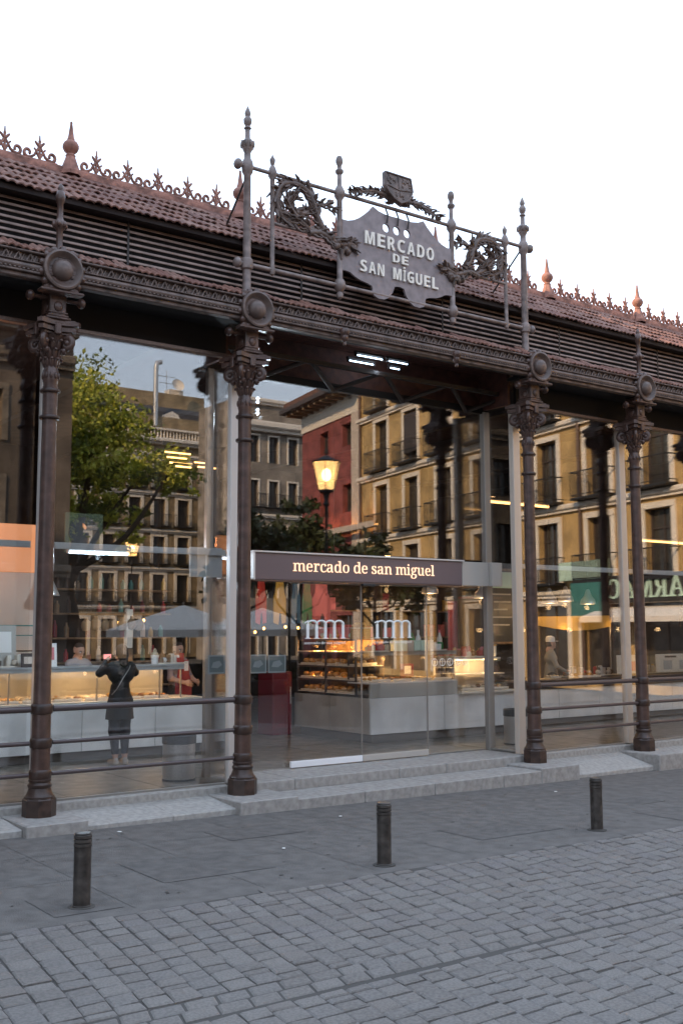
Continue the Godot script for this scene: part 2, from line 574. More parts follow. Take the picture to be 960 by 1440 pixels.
func build_setts() -> void:
	var paving := Node3D.new()
	paving.name = "sett_paving"
	add_child(paving)
	paving.set_meta("kind", "structure")
	paving.set_meta("label", "grey granite setts laid in slanting courses with a gutter band")
	var all: Array = []
	var add := func(p: Array, h: float) -> void:
		var c: Vector2 = (p[0] + p[2]) * 0.5
		all.append([on_screen(Vector3(c.x, gy(c.x), c.y)), p, h])
	var field := func(z0: float, z1: float, lean: float, step: float, edge: float, x_from: float, x_to: float) -> void:
		var n := int((x_to - x_from) / step)
		var wob: Array = []
		for i in n + 1:
			wob.append(rng.randf_range(-0.008, 0.008))
		for i in n:
			var z := z0 + rng.randf_range(0.0, edge)
			var first := true
			while z < z1 - 0.05:
				var l := rng.randf_range(0.135, 0.185) if rng.randf() < 0.94 else rng.randf_range(0.075, 0.10)
				if first:
					l *= rng.randf_range(0.6, 1.0)
					first = false
				var ze := minf(z + l, z1)
				if z1 - ze < 0.06:
					ze = z1
				var g := 0.006 + rng.randf_range(0.0, 0.003)
				var q: Array = []
				for s in [[0, z + g * 1.7], [1, z + g * 1.7], [1, ze - g * 1.7], [0, ze - g * 1.7]]:
					var xx: float = x_from + (i + s[0]) * step + wob[i + s[0]] + sin(s[1] * 2.1 + i * 0.35) * 0.006 + (g if s[0] == 0 else -g) + lean * (s[1] - 3.9) + 0.0035 * (s[1] - 3.9) * (x_from + i * step)* -8.0
					q.append(Vector2(xx + rng.randf_range(-0.005, 0.005), s[1] + rng.randf_range(-0.006, 0.006)))
				add.call(q, rng.randf_range(-0.004, 0.004))
				z = ze
	field.call(3.80, 5.76, -0.255, 0.186, 0.10, -6.0, 10.0)
	for r in 2:
		var z := 5.775 + r * 0.15
		var x := -8.0
		while x < 9.0:
			var l := rng.randf_range(0.17, 0.225)
			var s := -0.04
			var w := sin(x * 0.7) * 0.03
			add.call([Vector2(x + 0.008, z + w + 0.008), Vector2(x + l - 0.008, z + w + 0.008), Vector2(x + l - 0.008 + s, z + w + 0.137), Vector2(x + 0.008 + s, z + w + 0.137)], rng.randf_range(-0.008, -0.001))
			x += l
	field.call(6.085, 10.6, -0.25, 0.19, 0.03, -6.0, 9.5)
	all.sort_custom(func(a, b): return a[0] > b[0])
	var rest := B.new()
	rest.colored = true
	var tones := [Color(0.262, 0.238, 0.219), Color(0.240, 0.218, 0.201), Color(0.280, 0.256, 0.236), Color(0.255, 0.235, 0.220), Color(0.258, 0.229, 0.208)]
	var shown := 0
	for a in all:
		var b := sett(a[1], a[2])
		if a[0] > 0.0 and shown < 300:
			shown += 1
			part("sett", b, M["sett_%d" % [0, 0, 1, 2, 3, 3, 4, 1, 2][rng.randi() % 9]], paving)
		else:
			var o := rest.V.size()
			rest.V.append_array(b.V)
			rest.N.append_array(b.N)
			var tone: Color = tones[rng.randi() % 5]
			for i in b.V.size():
				rest.C.append(tone)
			for i in b.I:
				rest.I.append(i + o)
	var r2 := part("sett_field", rest, M.sett_mix, paving)
	r2.set_meta("kind", "stuff")

# ---------------------------------------------------------------- market hall
func ring(r: float, y: float, h: float, thin: float) -> Array:
	return [Vector2(thin, y - h), Vector2(r * 0.93, y - h), Vector2(r, y - h * 0.5), Vector2(r, y + h * 0.5), Vector2(r * 0.93, y + h), Vector2(thin, y + h)]

func build_column(hall: Node3D, meshes: Dictionary, x: float) -> void:
	var c := node("column", hall, Vector3(x, 0, 0))
	for k in ["plinth", "base", "shaft", "capital", "abacus", "block", "roundel_plate", "roundel"]:
		put(k, meshes[k], c, Transform3D(Basis.from_scale(Vector3(0.86, 1, 0.9)), Vector3.ZERO) if k in ["capital", "abacus"] else Transform3D.IDENTITY)
	for k in 3:
		put("collar", meshes["collar"], c, at(0, [1.08, 0.72, 0.39][k], 0))
	for k in 2:
		put("neck_ring", meshes["neck_ring"], c, at(0, [4.27, 4.57][k], 0))
	for k in 4:
		put("volute", meshes["volute"], c, Transform3D(Basis(Vector3.UP, PI / 4 + k * PI / 2).scaled(Vector3(0.86, 0.95, 0.9)), Vector3(0, 5.115, 0)))
	for k in 2:
		put("bracket_knob", meshes["knob"], c, Transform3D(Basis(Vector3.UP, 0.0 if k == 0 else PI), Vector3(0, 5.60, 0.10)))

func column_meshes() -> Dictionary:
	var m := {}
	m["plinth"] = B.new().ngon(0.178, -0.06, 0.13, 8, PI / 8).ngon(0.178, 0.13, 0.148, 8, PI / 8, Vector3.ZERO, 0.162).mesh(M.iron_rust)
	m["base"] = B.new().lathe([Vector2(0.160, 0.145), Vector2(0.160, 0.162), Vector2(0.148, 0.172), Vector2(0.134, 0.195), Vector2(0.120, 0.235), Vector2(0.116, 0.25), Vector2(0.126, 0.262), Vector2(0.128, 0.285), Vector2(0.116, 0.295), Vector2(0.110, 0.31), Vector2(0.120, 0.32), Vector2(0.120, 0.338), Vector2(0.104, 0.35), Vector2(0.10, 0.36)], 20).mesh(M.iron_rust)
	var sh := [Vector2(0.103, 0.34), Vector2(0.10, 1.12), Vector2(0.092, 1.16), Vector2(0.089, 2.2), Vector2(0.081, 4.3), Vector2(0.083, 4.62)]
	m["shaft"] = B.new().lathe(sh, 20, Vector3.ZERO, 20.0).mesh(M.iron)
	m["collar"] = B.new().lathe([Vector2(0.10, -0.055), Vector2(0.112, -0.05), Vector2(0.118, -0.035), Vector2(0.118, 0.03), Vector2(0.112, 0.045), Vector2(0.10, 0.055)], 20).mesh(M.iron_rust)
	m["neck_ring"] = B.new().lathe(ring(0.112, 0, 0.02, 0.08), 20).mesh(M.iron_rust)
	# bell of the capital with two rows of leaves and an ornamented neck
	var cap := B.new().lathe([Vector2(0.083, 4.60), Vector2(0.090, 4.64), Vector2(0.090, 4.66), Vector2(0.098, 4.68), Vector2(0.098, 4.80), Vector2(0.088, 4.82), Vector2(0.090, 4.88), Vector2(0.11, 4.98), Vector2(0.15, 5.10), Vector2(0.19, 5.20)], 20)
	for k in 10:
		var a := TAU * k / 10
		var e := Vector3(cos(a), 0, sin(a))
		cap.ball(e * 0.098 + Vector3.UP * 4.74, Vector3(0.022, 0.042, 0.022), 6, 4)
	for rw in 3:
		for k in 10:
			var a := TAU * (k + 0.5 * (rw % 2)) / 10
			var e := Vector3(cos(a), 0, sin(a))
			var y: float = [4.88, 4.98, 5.08][rw]
			var r: float = [0.094, 0.115, 0.148][rw]
			cap.xf = Transform3D(Basis(Vector3.UP, -a) * Basis(Vector3.BACK, -0.38), e * r + Vector3.UP * y)
			cap.ball(Vector3.ZERO, Vector3(0.020, 0.068, 0.034), 7, 5)
			cap.ball(Vector3(0.022, 0.058, 0), Vector3(0.022, 0.018, 0.026), 6, 4)
	m["capital"] = cap.mesh(M.iron)
	# volute: a scroll seen from both sides, out along +x
	var v := B.new()
	var sp: Array = []
	for k in 17:
		var t := k / 16.0
		var a := PI * 0.62 - t * TAU * 1.35
		var r := lerpf(0.070, 0.018, t)
		sp.append(Vector3(0.215 + cos(a) * r, -0.01 + sin(a) * r, 0))
	sp.insert(0, Vector3(0.10, 0.085, 0))
	v.tube(sp, 0.042, 0.030, 7, 1.35)
	v.ball(Vector3(0.215, -0.01, 0), Vector3(0.045, 0.045, 0.062), 9, 6)
	v.ball(Vector3(0.17, -0.10, 0), Vector3(0.045, 0.05, 0.04), 7, 5)
	m["volute"] = v.mesh(M.iron)
	var ab := B.new()
	# concave sided plates with cut corners
	for lay in [[5.19, 5.215, 0.21, 0.17], [5.22, 5.265, 0.265, 0.2], [5.265, 5.285, 0.235, 0.18], [5.285, 5.33, 0.29, 0.225], [5.33, 5.35, 0.25, 0.2]]:
		var pg := PackedVector2Array()
		for sd in 4:
			for kk in 7:
				var tt := -1.0 + kk / 3.0
				var dp: float = lerpf(lay[3], lay[2], tt * tt)
				pg.append(Vector2(lay[2] * 0.84 * tt, -dp).rotated(sd * PI / 2))
		ab.xf = Transform3D(Basis(Vector3.RIGHT, PI / 2), Vector3.ZERO)
		ab.slab(pg, -lay[1], -lay[0])
	for k in 4:
		ab.xf = Transform3D(Basis(Vector3.UP, k * PI / 2), Vector3.ZERO)
		ab.box(Vector3(0, 5.25, 0.20), Vector3(0.09, 0.14, 0.07), 0.012)
	m["abacus"] = ab.mesh(M.iron)
	var bl := B.new()
	bl.box(Vector3(0, 5.365, 0.05), Vector3(0.28, 0.03, 0.32), 0.008)
	bl.box(Vector3(0, 5.56, 0.05), Vector3(0.19, 0.38, 0.26), 0.012)
	bl.box(Vector3(0, 5.63, 0.05), Vector3(0.22, 0.02, 0.29), 0.005)
	bl.box(Vector3(0, 5.395, 0.05), Vector3(0.235, 0.025, 0.29), 0.006)
	bl.box(Vector3(0, 5.43, 0.05), Vector3(0.22, 0.016, 0.28), 0.004)
	bl.ball(Vector3(0, 5.50, 0.18), Vector3(0.055, 0.06, 0.02), 8, 5)
	bl.ball(Vector3(0.095, 5.50, 0.05), Vector3(0.02, 0.06, 0.07), 8, 5)
	bl.ball(Vector3(-0.095, 5.50, 0.05), Vector3(0.02, 0.06, 0.07), 8, 5)
	m["block"] = bl.mesh(M.iron)
	var kn := B.new()
	kn.xf = Transform3D(Basis(Vector3.BACK, -PI / 2), Vector3.ZERO)
	kn.lathe([Vector2(0.022, 0.08), Vector2(0.022, 0.24), Vector2(0.03, 0.25), Vector2(0.055, 0.275), Vector2(0.06, 0.30), Vector2(0.045, 0.33), Vector2(0.0, 0.345)], 12)
	m["knob"] = kn.mesh(M.iron)
	# leafy plate behind the roundel
	var pl := B.new()
	pl.box(Vector3(0, 5.87, 0.235), Vector3(0.40, 0.50, 0.09), 0.02)
	for k in 14:
		var a := TAU * k / 14 + 0.2
		var e := Vector3(cos(a), sin(a), 0)
		pl.ball(Vector3(0, 5.88, 0.26) + e * 0.235, Vector3(0.05, 0.05, 0.045), 6, 4)
	pl.box(Vector3(0, 5.64, 0.245), Vector3(0.5, 0.035, 0.13), 0.01)
	m["roundel_plate"] = pl.mesh(M.iron)
	var ro := B.new()
	ro.xf = Transform3D(Basis(Vector3.RIGHT, PI / 2), Vector3(0, 5.885, 0.27))
	ro.lathe([Vector2(0.205, -0.02), Vector2(0.225, 0.0), Vector2(0.232, 0.03), Vector2(0.225, 0.055), Vector2(0.205, 0.062), Vector2(0.188, 0.052), Vector2(0.165, 0.018), Vector2(0.135, 0.0), Vector2(0.125, 0.0), Vector2(0.12, 0.028), Vector2(0.105, 0.058), Vector2(0.08, 0.08), Vector2(0.045, 0.094), Vector2(0.0, 0.098)], 32, Vector3.ZERO, 35.0)
	m["roundel"] = ro.mesh(M.iron_grey)
	return m

func build_hall() -> Node3D:
	var hall := thing("market_hall", "iron and glass market hall with brown columns, louvres and red tiled roof", "market hall")
	var cm := column_meshes()
	for x in COLS:
		build_column(hall, cm, x)
	var x0 := -8.0
	var x1 := 26.0
	var mid := (x0 + x1) * 0.5
	var ln := x1 - x0
	# entablature profile
	var en := node("entablature", hall)
	part("fascia", B.new().box(Vector3(mid, 5.765, 0.19), Vector3(ln, 0.055, 0.10), 0.01).box(Vector3(mid, 5.803, 0.215), Vector3(ln, 0.026, 0.13), 0.006), M.iron_grey, en)
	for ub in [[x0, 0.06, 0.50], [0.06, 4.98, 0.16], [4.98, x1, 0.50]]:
		part("under_board", B.new().box(Vector3((ub[0] + ub[1]) * 0.5, 5.80, 0.14 - ub[2] * 0.5), Vector3(ub[1] - ub[0], 0.05, ub[2])), M.dark_void, en)  # added dark board stands in for the shade beneath the cornice
	var mo := B.new()
	var prof := PackedVector2Array()
	for k in 9:
		var a := -PI / 2 + PI * k / 8
		prof.append(Vector2(0.225 + cos(a) * 0.058, 5.86 + sin(a) * 0.047))
	prof.append(Vector2(0.0, 5.907))
	prof.append(Vector2(0.0, 5.813))
	mo.xf = Transform3D(Basis(Vector3(0, 0, 1), Vector3(0, 1, 0), Vector3(1, 0, 0)), Vector3.ZERO)
	mo.slab(prof, x0, x1)
	part("moulding", mo, M.iron_grey, en)
	part("frieze_band", B.new().box(Vector3(mid, 5.96, 0.09), Vector3(ln, 0.13, 0.26), 0.0).box(Vector3(mid, 6.025, 0.115), Vector3(ln, 0.024, 0.33), 0.008).box(Vector3(mid, 5.912, 0.115), Vector3(ln, 0.014, 0.33), 0.004), M.iron_grey, en)
	# frieze palmettes
	var fo := B.new()
	fo.tube([Vector3(-0.062, -0.055, 0), Vector3(-0.02, 0.05, 0.012)], 0.014, 0.01, 5)
	fo.tube([Vector3(-0.02, 0.05, 0.012), Vector3(0.03, -0.055, 0)], 0.014, 0.01, 5)
	fo.tube([Vector3(-0.012, -0.055, 0), Vector3(0.02, 0.045, 0.008)], 0.009, 0.007, 5)
	fo.tube([Vector3(0.02, -0.05, 0.0), Vector3(0.05, 0.04, 0.006)], 0.01, 0.007, 5)
	var fom := fo.mesh(M.post_iron)
	var n := 0
	var fx := -4.2
	while fx < 14.0:
		var near := false
		for c in COLS:
			if absf(fx - c) < 0.28:
				near = true
		if not near:
			put("palmette", fom, en, Transform3D(Basis.from_scale(Vector3(1, 0.86, 1.3)), Vector3(fx, 5.967, 0.225)))
		fx += 0.135
	# beads under the fascia moulding
	var bd := B.new()
	var bx := -4.5
	while bx < 14.0:
		bd.ball(Vector3(bx, 5.825, 0.274), Vector3(0.02, 0.014, 0.014), 5, 3)
		bx += 0.05
	part("bead_row", bd, M.iron_grey, en).set_meta("kind", "stuff")
	# small tiles capping the frieze
	var tl := tile_mesh(0.165, 0.34)
	var tm := [tl.mesh(M.tile_a), tl.mesh(M.tile_b), tl.mesh(M.tile_c)]
	part("cap_bed", B.new().box(Vector3(mid, 6.09, -0.13), Vector3(ln, 0.12, 0.36), 0.0), M.iron_dark, en)
	var tx := -4.2
	while tx < 14.0:
		put("cap_tile", tm[rng.randi() % 3], en, Transform3D(Basis(Vector3.RIGHT, deg_to_rad(28.0 + rng.randf_range(-4, 3))) * Basis(Vector3.BACK, rng.randf_range(-0.07, 0.07)), Vector3(tx, 6.04 + rng.randf_range(-0.006, 0.008), 0.27 + rng.randf_range(-0.02, 0.015))))
		tx += 0.165
	# hanging drops between columns
	var dr := B.new().lathe([Vector2(0.0, -0.16), Vector2(0.025, -0.15), Vector2(0.03, -0.125), Vector2(0.02, -0.105), Vector2(0.045, -0.085), Vector2(0.055, -0.05), Vector2(0.05, -0.02), Vector2(0.065, 0.0), Vector2(0.075, 0.035), Vector2(0.06, 0.075), Vector2(0.02, 0.09), Vector2(0.0, 0.09)], 12).mesh(M.iron)
	for px in [1.35, 3.33]:
		put("hanging_drop", dr, en, at(px, 5.79, 0.28))
	# louvre wall
	var lv := node("louvre_wall", hall)
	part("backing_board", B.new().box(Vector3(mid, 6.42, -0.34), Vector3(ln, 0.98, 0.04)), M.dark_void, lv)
	var sl := B.new()
	sl.xf = Transform3D(Basis(Vector3.RIGHT, deg_to_rad(-32)), Vector3.ZERO)
	sl.box(Vector3.ZERO, Vector3(W - 0.03, 0.040, 0.012), 0.003)
	var slm := sl.mesh(M.louvre)
	for k in 8:
		var xx := -7.549 + 1.35 + (k + 0.5) * W
		for j in 9:
			put("louvre_slat", slm, lv, at(xx - 0.35, 6.19 + j * 0.0745, -0.22))
		part("louvre_stile", B.new().box(Vector3(xx - 0.35 + W * 0.5, 6.49, -0.24), Vector3(0.025, 0.66, 0.06)), M.iron_dark, lv)
	part("louvre_far", B.new().box(Vector3(19.6, 6.49, -0.25), Vector3(12.8, 0.62, 0.05)), M.louvre, lv)
	# eave soffit and roof
	var rf := node("roof", hall)
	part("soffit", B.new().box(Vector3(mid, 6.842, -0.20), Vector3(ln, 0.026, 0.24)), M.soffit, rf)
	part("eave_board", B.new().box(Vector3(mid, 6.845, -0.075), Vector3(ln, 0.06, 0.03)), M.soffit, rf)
	var dk := B.new()
	dk.quad(Vector3(x0, 6.85, -0.06), Vector3(x1, 6.85, -0.06), Vector3(x1, 7.80, -1.42), Vector3(x0, 7.80, -1.42), Vector3(0, 1, 1))
	dk.quad(Vector3(x0, 6.60, -3.4), Vector3(x1, 6.60, -3.4), Vector3(x1, 7.80, -1.42), Vector3(x0, 7.80, -1.42), Vector3(0, 1, -1))
	dk.quad(Vector3(x0, 6.86, -0.06), Vector3(x1, 6.86, -0.06), Vector3(x1, 6.56, -3.4), Vector3(x0, 6.56, -3.4), Vector3.DOWN)
	part("roof_deck", dk, M.tile_b, rf)
	part("flat_roof", B.new().box(Vector3(mid, 6.57, -9.2), Vector3(ln, 0.1, 11.8)), M.slate, rf)
	var tb := tile_mesh(0.205, 0.37)
	var tms := [tb.mesh(M.tile_a), tb.mesh(M.tile_b), tb.mesh(M.tile_c)]
	var ang := atan2(0.9, 1.39)
	var spots: Array = []
	for r in 5:
		var t := r * 0.328
		for k in 96:
			var xx := -4.6 + k * 0.205 + 0.05 * (r % 2)
			var p := Vector3(xx, 6.872 + sin(ang) * t, -0.02 - cos(ang) * t)
			spots.append([on_screen(p), p])
	spots.sort_custom(func(a, b): return a[0] > b[0])
	var rest := B.new()
	n = 0
	for s in spots:
		var tr := Transform3D(Basis(Vector3.RIGHT, ang - 0.06 + rng.randf_range(-0.03, 0.03)) * Basis(Vector3.UP, rng.randf_range(-0.035, 0.035)) * Basis(Vector3.BACK, rng.randf_range(-0.04, 0.04)), s[1] + Vector3(0, rng.randf_range(-0.004, 0.006), rng.randf_range(-0.014, 0.014)))
		if n < 300 and s[0] > 0.0:
			put("roof_tile", tms[[0, 0, 1, 2][rng.randi() % 4]], rf, tr)
			n += 1
		else:
			append_to(rest, tb, tr)
	part("tile_field", rest, M.tile_a, rf).set_meta("kind", "stuff")
	# ridge
	var rd := node("ridge", hall)
	part("ridge_kerb", B.new().box(Vector3(mid, 7.81, -1.42), Vector3(ln, 0.12, 0.09), 0.02), M.terracotta, rd)
	var cr := crest_mesh().mesh(M.terracotta)
	var fins := [-4.32, -1.80, 0.74, 4.45, 7.08, 9.58, 12.1]
	var cx := -4.0
	while cx < 14.0:
		var near2 := false
		for f in fins:
			if absf(cx - f) < 0.28:
				near2 = true
				cx = f + 0.36
		put("crest_ornament", cr, rd, Transform3D(Basis(Vector3.BACK, rng.randf_range(-0.03, 0.03)).scaled(Vector3(1.0, 1.12, 1.2)), Vector3(cx, 7.865, -1.42)))
		cx += 0.45
	var fi := B.new()
	fi.ngon(0.15, -0.03, 0.02, 8, PI / 8)
	fi.ngon(0.135, 0.02, 0.24, 8, PI / 8, Vector3.ZERO, 0.06)
	fi.lathe([Vector2(0.06, 0.23), Vector2(0.068, 0.25), Vector2(0.05, 0.27), Vector2(0.055, 0.285), Vector2(0.085, 0.31), Vector2(0.105, 0.35), Vector2(0.105, 0.39), Vector2(0.085, 0.43), Vector2(0.05, 0.455), Vector2(0.05, 0.475), Vector2(0.04, 0.5), Vector2(0.016, 0.68), Vector2(0.018, 0.70), Vector2(0.012, 0.715), Vector2(0.0, 0.72)], 14)
	var fim := fi.mesh(M.terracotta)
	for f in fins:
		put("ridge_finial", fim, rd, at(f, 7.78, -1.40))
	# slim iron finials over the roundels of the plain columns
	var sf := B.new()
	sf.lathe([Vector2(0.05, 0.0), Vector2(0.05, 0.05), Vector2(0.038, 0.07), Vector2(0.036, 0.28), Vector2(0.05, 0.30), Vector2(0.07, 0.33), Vector2(0.072, 0.37), Vector2(0.05, 0.40), Vector2(0.036, 0.43), Vector2(0.034, 0.60), Vector2(0.05, 0.62), Vector2(0.055, 0.68), Vector2(0.045, 0.73), Vector2(0.03, 0.75), Vector2(0.034, 0.78), Vector2(0.02, 0.82), Vector2(0.0, 0.84)], 12)
	for k in 6:
		var a := TAU * k / 6
		sf.ball(Vector3(cos(a) * 0.068, 0.35, sin(a) * 0.068), Vector3(0.026, 0.04, 0.026), 6, 4)
	var sfm := sf.mesh(M.iron)
	for x in [-5.033, -2.516, 7.549, 10.066, 12.582]:
		put("column_finial", sfm, hall, at(x, 6.09, 0.16))
	# dark board that closes the gap between glass and eave
	var up := node("upper_wall", hall)
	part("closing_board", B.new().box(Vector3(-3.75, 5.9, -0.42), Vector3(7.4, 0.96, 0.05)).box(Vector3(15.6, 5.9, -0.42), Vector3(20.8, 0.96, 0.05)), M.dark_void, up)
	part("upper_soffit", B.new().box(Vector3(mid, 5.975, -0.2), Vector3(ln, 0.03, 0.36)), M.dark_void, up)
	# porch over the entrance: reddish boards, dark truss
	var po := node("porch_ceiling", hall)
	for k in 9:
		part("ceiling_board", B.new().box(Vector3(2.52, 6.02, -0.46 - k * 0.11), Vector3(5.2, 0.02, 0.104), 0.003), M.red_wood, po)
	part("porch_back", B.new().box(Vector3(2.52, 5.72, -1.08), Vector3(5.2, 0.56, 0.04)), M.red_wood, po)
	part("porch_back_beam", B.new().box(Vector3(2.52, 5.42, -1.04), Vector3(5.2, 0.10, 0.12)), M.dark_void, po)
	for k in 2:
		part("porch_cheek", B.new().box(Vector3([-0.03, 5.07][k], 5.72, -0.74), Vector3(0.05, 0.6, 0.64)), M.red_wood, po)
	var tr2 := node("porch_truss", hall)
	part("truss_chord", B.new().box(Vector3(2.52, 5.62, -0.62), Vector3(5.0, 0.06, 0.06)), M.iron_dark, tr2)
	for k in 4:
		var xa := 0.15 + k * 1.3
		part("truss_brace", B.new().tube([Vector3(xa, 5.62, -0.62), Vector3(xa + 0.6, 5.36, -0.96)], 0.036, 0.036, 6), M.iron_dark, tr2)
		part("truss_brace", B.new().tube([Vector3(xa + 1.2, 5.62, -0.62), Vector3(xa + 0.6, 5.36, -0.96)], 0.036, 0.036, 6), M.iron_dark, tr2)
	# glazing of the side bays
	var gz := node("glazing", hall)
	for b in [[-7.549, -5.033], [-5.033, -2.516], [-2.516, 0.0], [5.033, 7.549], [7.549, 10.066], [10.066, 12.582]]:
		var a: float = b[0] + 0.12
		var c: float = b[1] - 0.04
		part("glass_pane", B.new().stacked_panes(Vector3((a + c) * 0.5, 2.72, -0.35), Vector3(c - a, 5.34, 0.012)), M.facade_glass, gz)
		part("head_rail", B.new().box(Vector3((a + c) * 0.5, 5.405, -0.33), Vector3(c - a, 0.05, 0.09), 0.006), M.bronze, gz)
		part("sill_rail", B.new().box(Vector3((a + c) * 0.5, 0.045, -0.35), Vector3(c - a, 0.03, 0.05), 0.004), M.frame_grey, gz)
		part("clamp_strip", B.new().box(Vector3((a + c) * 0.5, 2.885, -0.38), Vector3(c - a, 0.075, 0.03), 0.004), M.pale_panel, gz)
	for x in [-5.033, -2.516, 0.0, 5.033, 7.549, 10.066]:
		part("glazing_post", B.new().box(Vector3(x + (0.045 if x == 0.0 else (0.085 if x < 1.0 else 0.06)), 2.72, -0.35), Vector3(0.125 if x < 1.0 else 0.15, 5.36, 0.10), 0.008), M.frame_white if x < 1.0 else M.frame, gz)
	# glazing of the recessed entrance
	var ez := node("entrance_glazing", hall)
	part("upper_pane", B.new().stacked_panes(Vector3(2.6, 4.18, -1.0), Vector3(4.86, 2.36, 0.012)), M.facade_glass, ez)
	part("fixed_pane", B.new().stacked_panes(Vector3(0.72, 1.33, -1.03), Vector3(1.22, 2.56, 0.012)), M.facade_glass, ez)
	part("fixed_pane", B.new().stacked_panes(Vector3(4.4, 1.33, -1.03), Vector3(1.2, 2.56, 0.012)), M.facade_glass, ez)
	part("return_pane", B.new().stacked_panes(Vector3(0.1, 2.72, -0.68), Vector3(0.012, 5.3, 0.56), 0), M.facade_glass, ez)
	part("return_pane", B.new().stacked_panes(Vector3(5.1, 2.72, -0.68), Vector3(0.012, 5.3, 0.56), 0), M.facade_glass, ez)
	part("corner_post", B.new().box(Vector3(5.09, 2.72, -1.0), Vector3(0.13, 5.36, 0.10), 0.008), M.frame_grey, ez)
	part("corner_post", B.new().box(Vector3(0.06, 2.72, -1.0), Vector3(0.10, 5.36, 0.08), 0.008), M.frame_grey, ez)
	part("door_track", B.new().box(Vector3(2.5, 2.6, -0.96), Vector3(4.6, 0.035, 0.10), 0.004), M.frame_grey, ez)
	part("floor_shoe", B.new().box(Vector3(5.1, 0.065, -0.68), Vector3(0.07, 0.03, 0.72), 0.005), M.frame_grey, ez)
	part("floor_shoe", B.new().box(Vector3(4.4, 0.062, -1.03), Vector3(1.2, 0.02, 0.04), 0.004), M.frame_grey, ez)
	for s in [[0.71, 0.98, 1.34, 1.59, -1.02], [1.0, 1.29, 1.34, 1.58, -1.02], [-0.30, -0.05, 1.38, 1.61, -0.34]]:
		var st := node("notice", ez)
		var w: float = s[1] - s[0]
		var h: float = s[3] - s[2]
		var cx2: float = (s[0] + s[1]) * 0.5
		var cy2: float = (s[2] + s[3]) * 0.5
		var fr := B.new()
		for sg in [-1.0, 1.0]:
			fr.box(Vector3(cx2 + sg * (w * 0.5 - 0.012), cy2, s[4]), Vector3(0.022, h, 0.004))
			fr.box(Vector3(cx2, cy2 + sg * (h * 0.5 - 0.010), s[4]), Vector3(w - 0.046, 0.02, 0.004))
		part("notice_border", fr, M.notice_grey, st)
		part("notice_film", B.new().box(Vector3(cx2, cy2, s[4] - 0.003), Vector3(w - 0.01, h - 0.01, 0.002)), M.sticker_dark, st)
		part("notice_mark", B.new().slab(PackedVector2Array([Vector2(cx2 - w * 0.3, cy2 - h * 0.16), Vector2(cx2 + w * 0.05, cy2 - h * 0.2), Vector2(cx2 + w * 0.3, cy2 - h * 0.02), Vector2(cx2 + w * 0.15, cy2 + h * 0.2), Vector2(cx2 - w * 0.2, cy2 + h * 0.12)]), s[4] - 0.001, s[4] + 0.002), M.notice_grey, st)
	# row of small film marks on the fixed pane right of the doors
	for k in 5:
		var ok := B.new()
		var rr: Array = []
		for i in 13:
			rr.append(Vector3(3.98 + k * 0.155 + cos(TAU * i / 12) * 0.055, 1.42 + sin(TAU * i / 12) * 0.055, -1.022))
		ok.tube(rr, 0.006, 0.006, 4)
		ok.box(Vector3(3.98 + k * 0.155, 1.42, -1.022), Vector3(0.008, 0.1, 0.004))
		part("film_mark", ok, M.sticker, ez)
	# stone steps and plinths
	var stp := node("steps", hall)
	var xs := [0.28, 1.45, 2.6, 3.85, 4.78]
	for k in 4:
		var xa: float = xs[k]
		var xb: float = xs[k + 1]
		part("lower_step", B.new().box(Vector3((xa + xb) * 0.5, -0.24, 0.22), Vector3(xb - xa - 0.004, 0.32, 0.64), 0.012), M.granite, stp)
	xs = [0.14, 0.85, 2.55, 3.4, 5.0]
	for k in 4:
		var xa: float = xs[k]
		var xb: float = xs[k + 1]
		part("upper_step", B.new().box(Vector3((xa + xb) * 0.5, -0.13, -0.62), Vector3(xb - xa - 0.004, 0.36, 0.98), 0.012), M.granite, stp)
	for x in COLS:
		if x < 11.0:
			var wide: bool = absf(x) < 0.1 or absf(x - 5.033) < 0.1
			var low := gy(x) - 0.1
			part("plinth_block", B.new().box(Vector3(x + (0.05 if x == 0.0 else (-0.05 if wide else 0.0)), (low - 0.045) * 0.5, 0.16), Vector3(0.80 if wide else 0.66, -0.045 - low, 0.78), 0.012), M.granite, stp)
	for b in [[-7.549, -5.033], [-5.033, -2.516], [-2.516, 0.0], [5.033, 7.549], [7.549, 10.066]]:
		var a: float = b[0] + 0.34
		var c: float = b[1] - 0.34
		var mx := (a + c) * 0.5
		var drop := -0.012 * maxf(mx, 0.0)
		for k in 2:
			var xa := a if k == 0 else a + (c - a) * 0.56 + 0.004
			var xb := a + (c - a) * 0.56 if k == 0 else c
			var fy := gy(mx)
			var ap := B.new()
			ap.xf = Transform3D(Basis(Vector3(0, 0, 1), Vector3(0, 1, 0), Vector3(1, 0, 0)), Vector3.ZERO)
			ap.slab(PackedVector2Array([Vector2(-0.25, -0.055), Vector2(-0.25, -0.3), Vector2(0.44, fy - 0.08), Vector2(0.44, fy + 0.045), Vector2(0.428, fy + 0.058)]), xa, xb)
			part("apron_slab", ap, M.granite_light, stp)
		part("glass_kerb", B.new().box(Vector3(mx, -0.06, -0.36), Vector3(c - a + 0.6, 0.19, 0.28), 0.012), M.granite_light, stp)
	# interior shell
	var inn := node("interior", hall)
	part("floor", B.new().box(Vector3(mid, -0.02, -7.3), Vector3(ln, 0.13, 13.6)), M.floor_in, inn)
	for k in 10:
		part("floor_joint", B.new().box(Vector3(-2.0 + k * 1.2, 0.0465, -3.0), Vector3(0.008, 0.002, 5.0)), M.kick, inn)
	part("rear_wall", B.new().box(Vector3(mid, 3.2, -14.2), Vector3(ln, 6.6, 0.2)), M.dark_wall, inn)
	part("end_wall", B.new().box(Vector3(x0 - 0.1, 3.0, -7.2), Vector3(0.2, 7.0, 14.2)), M.dark_wall, inn)
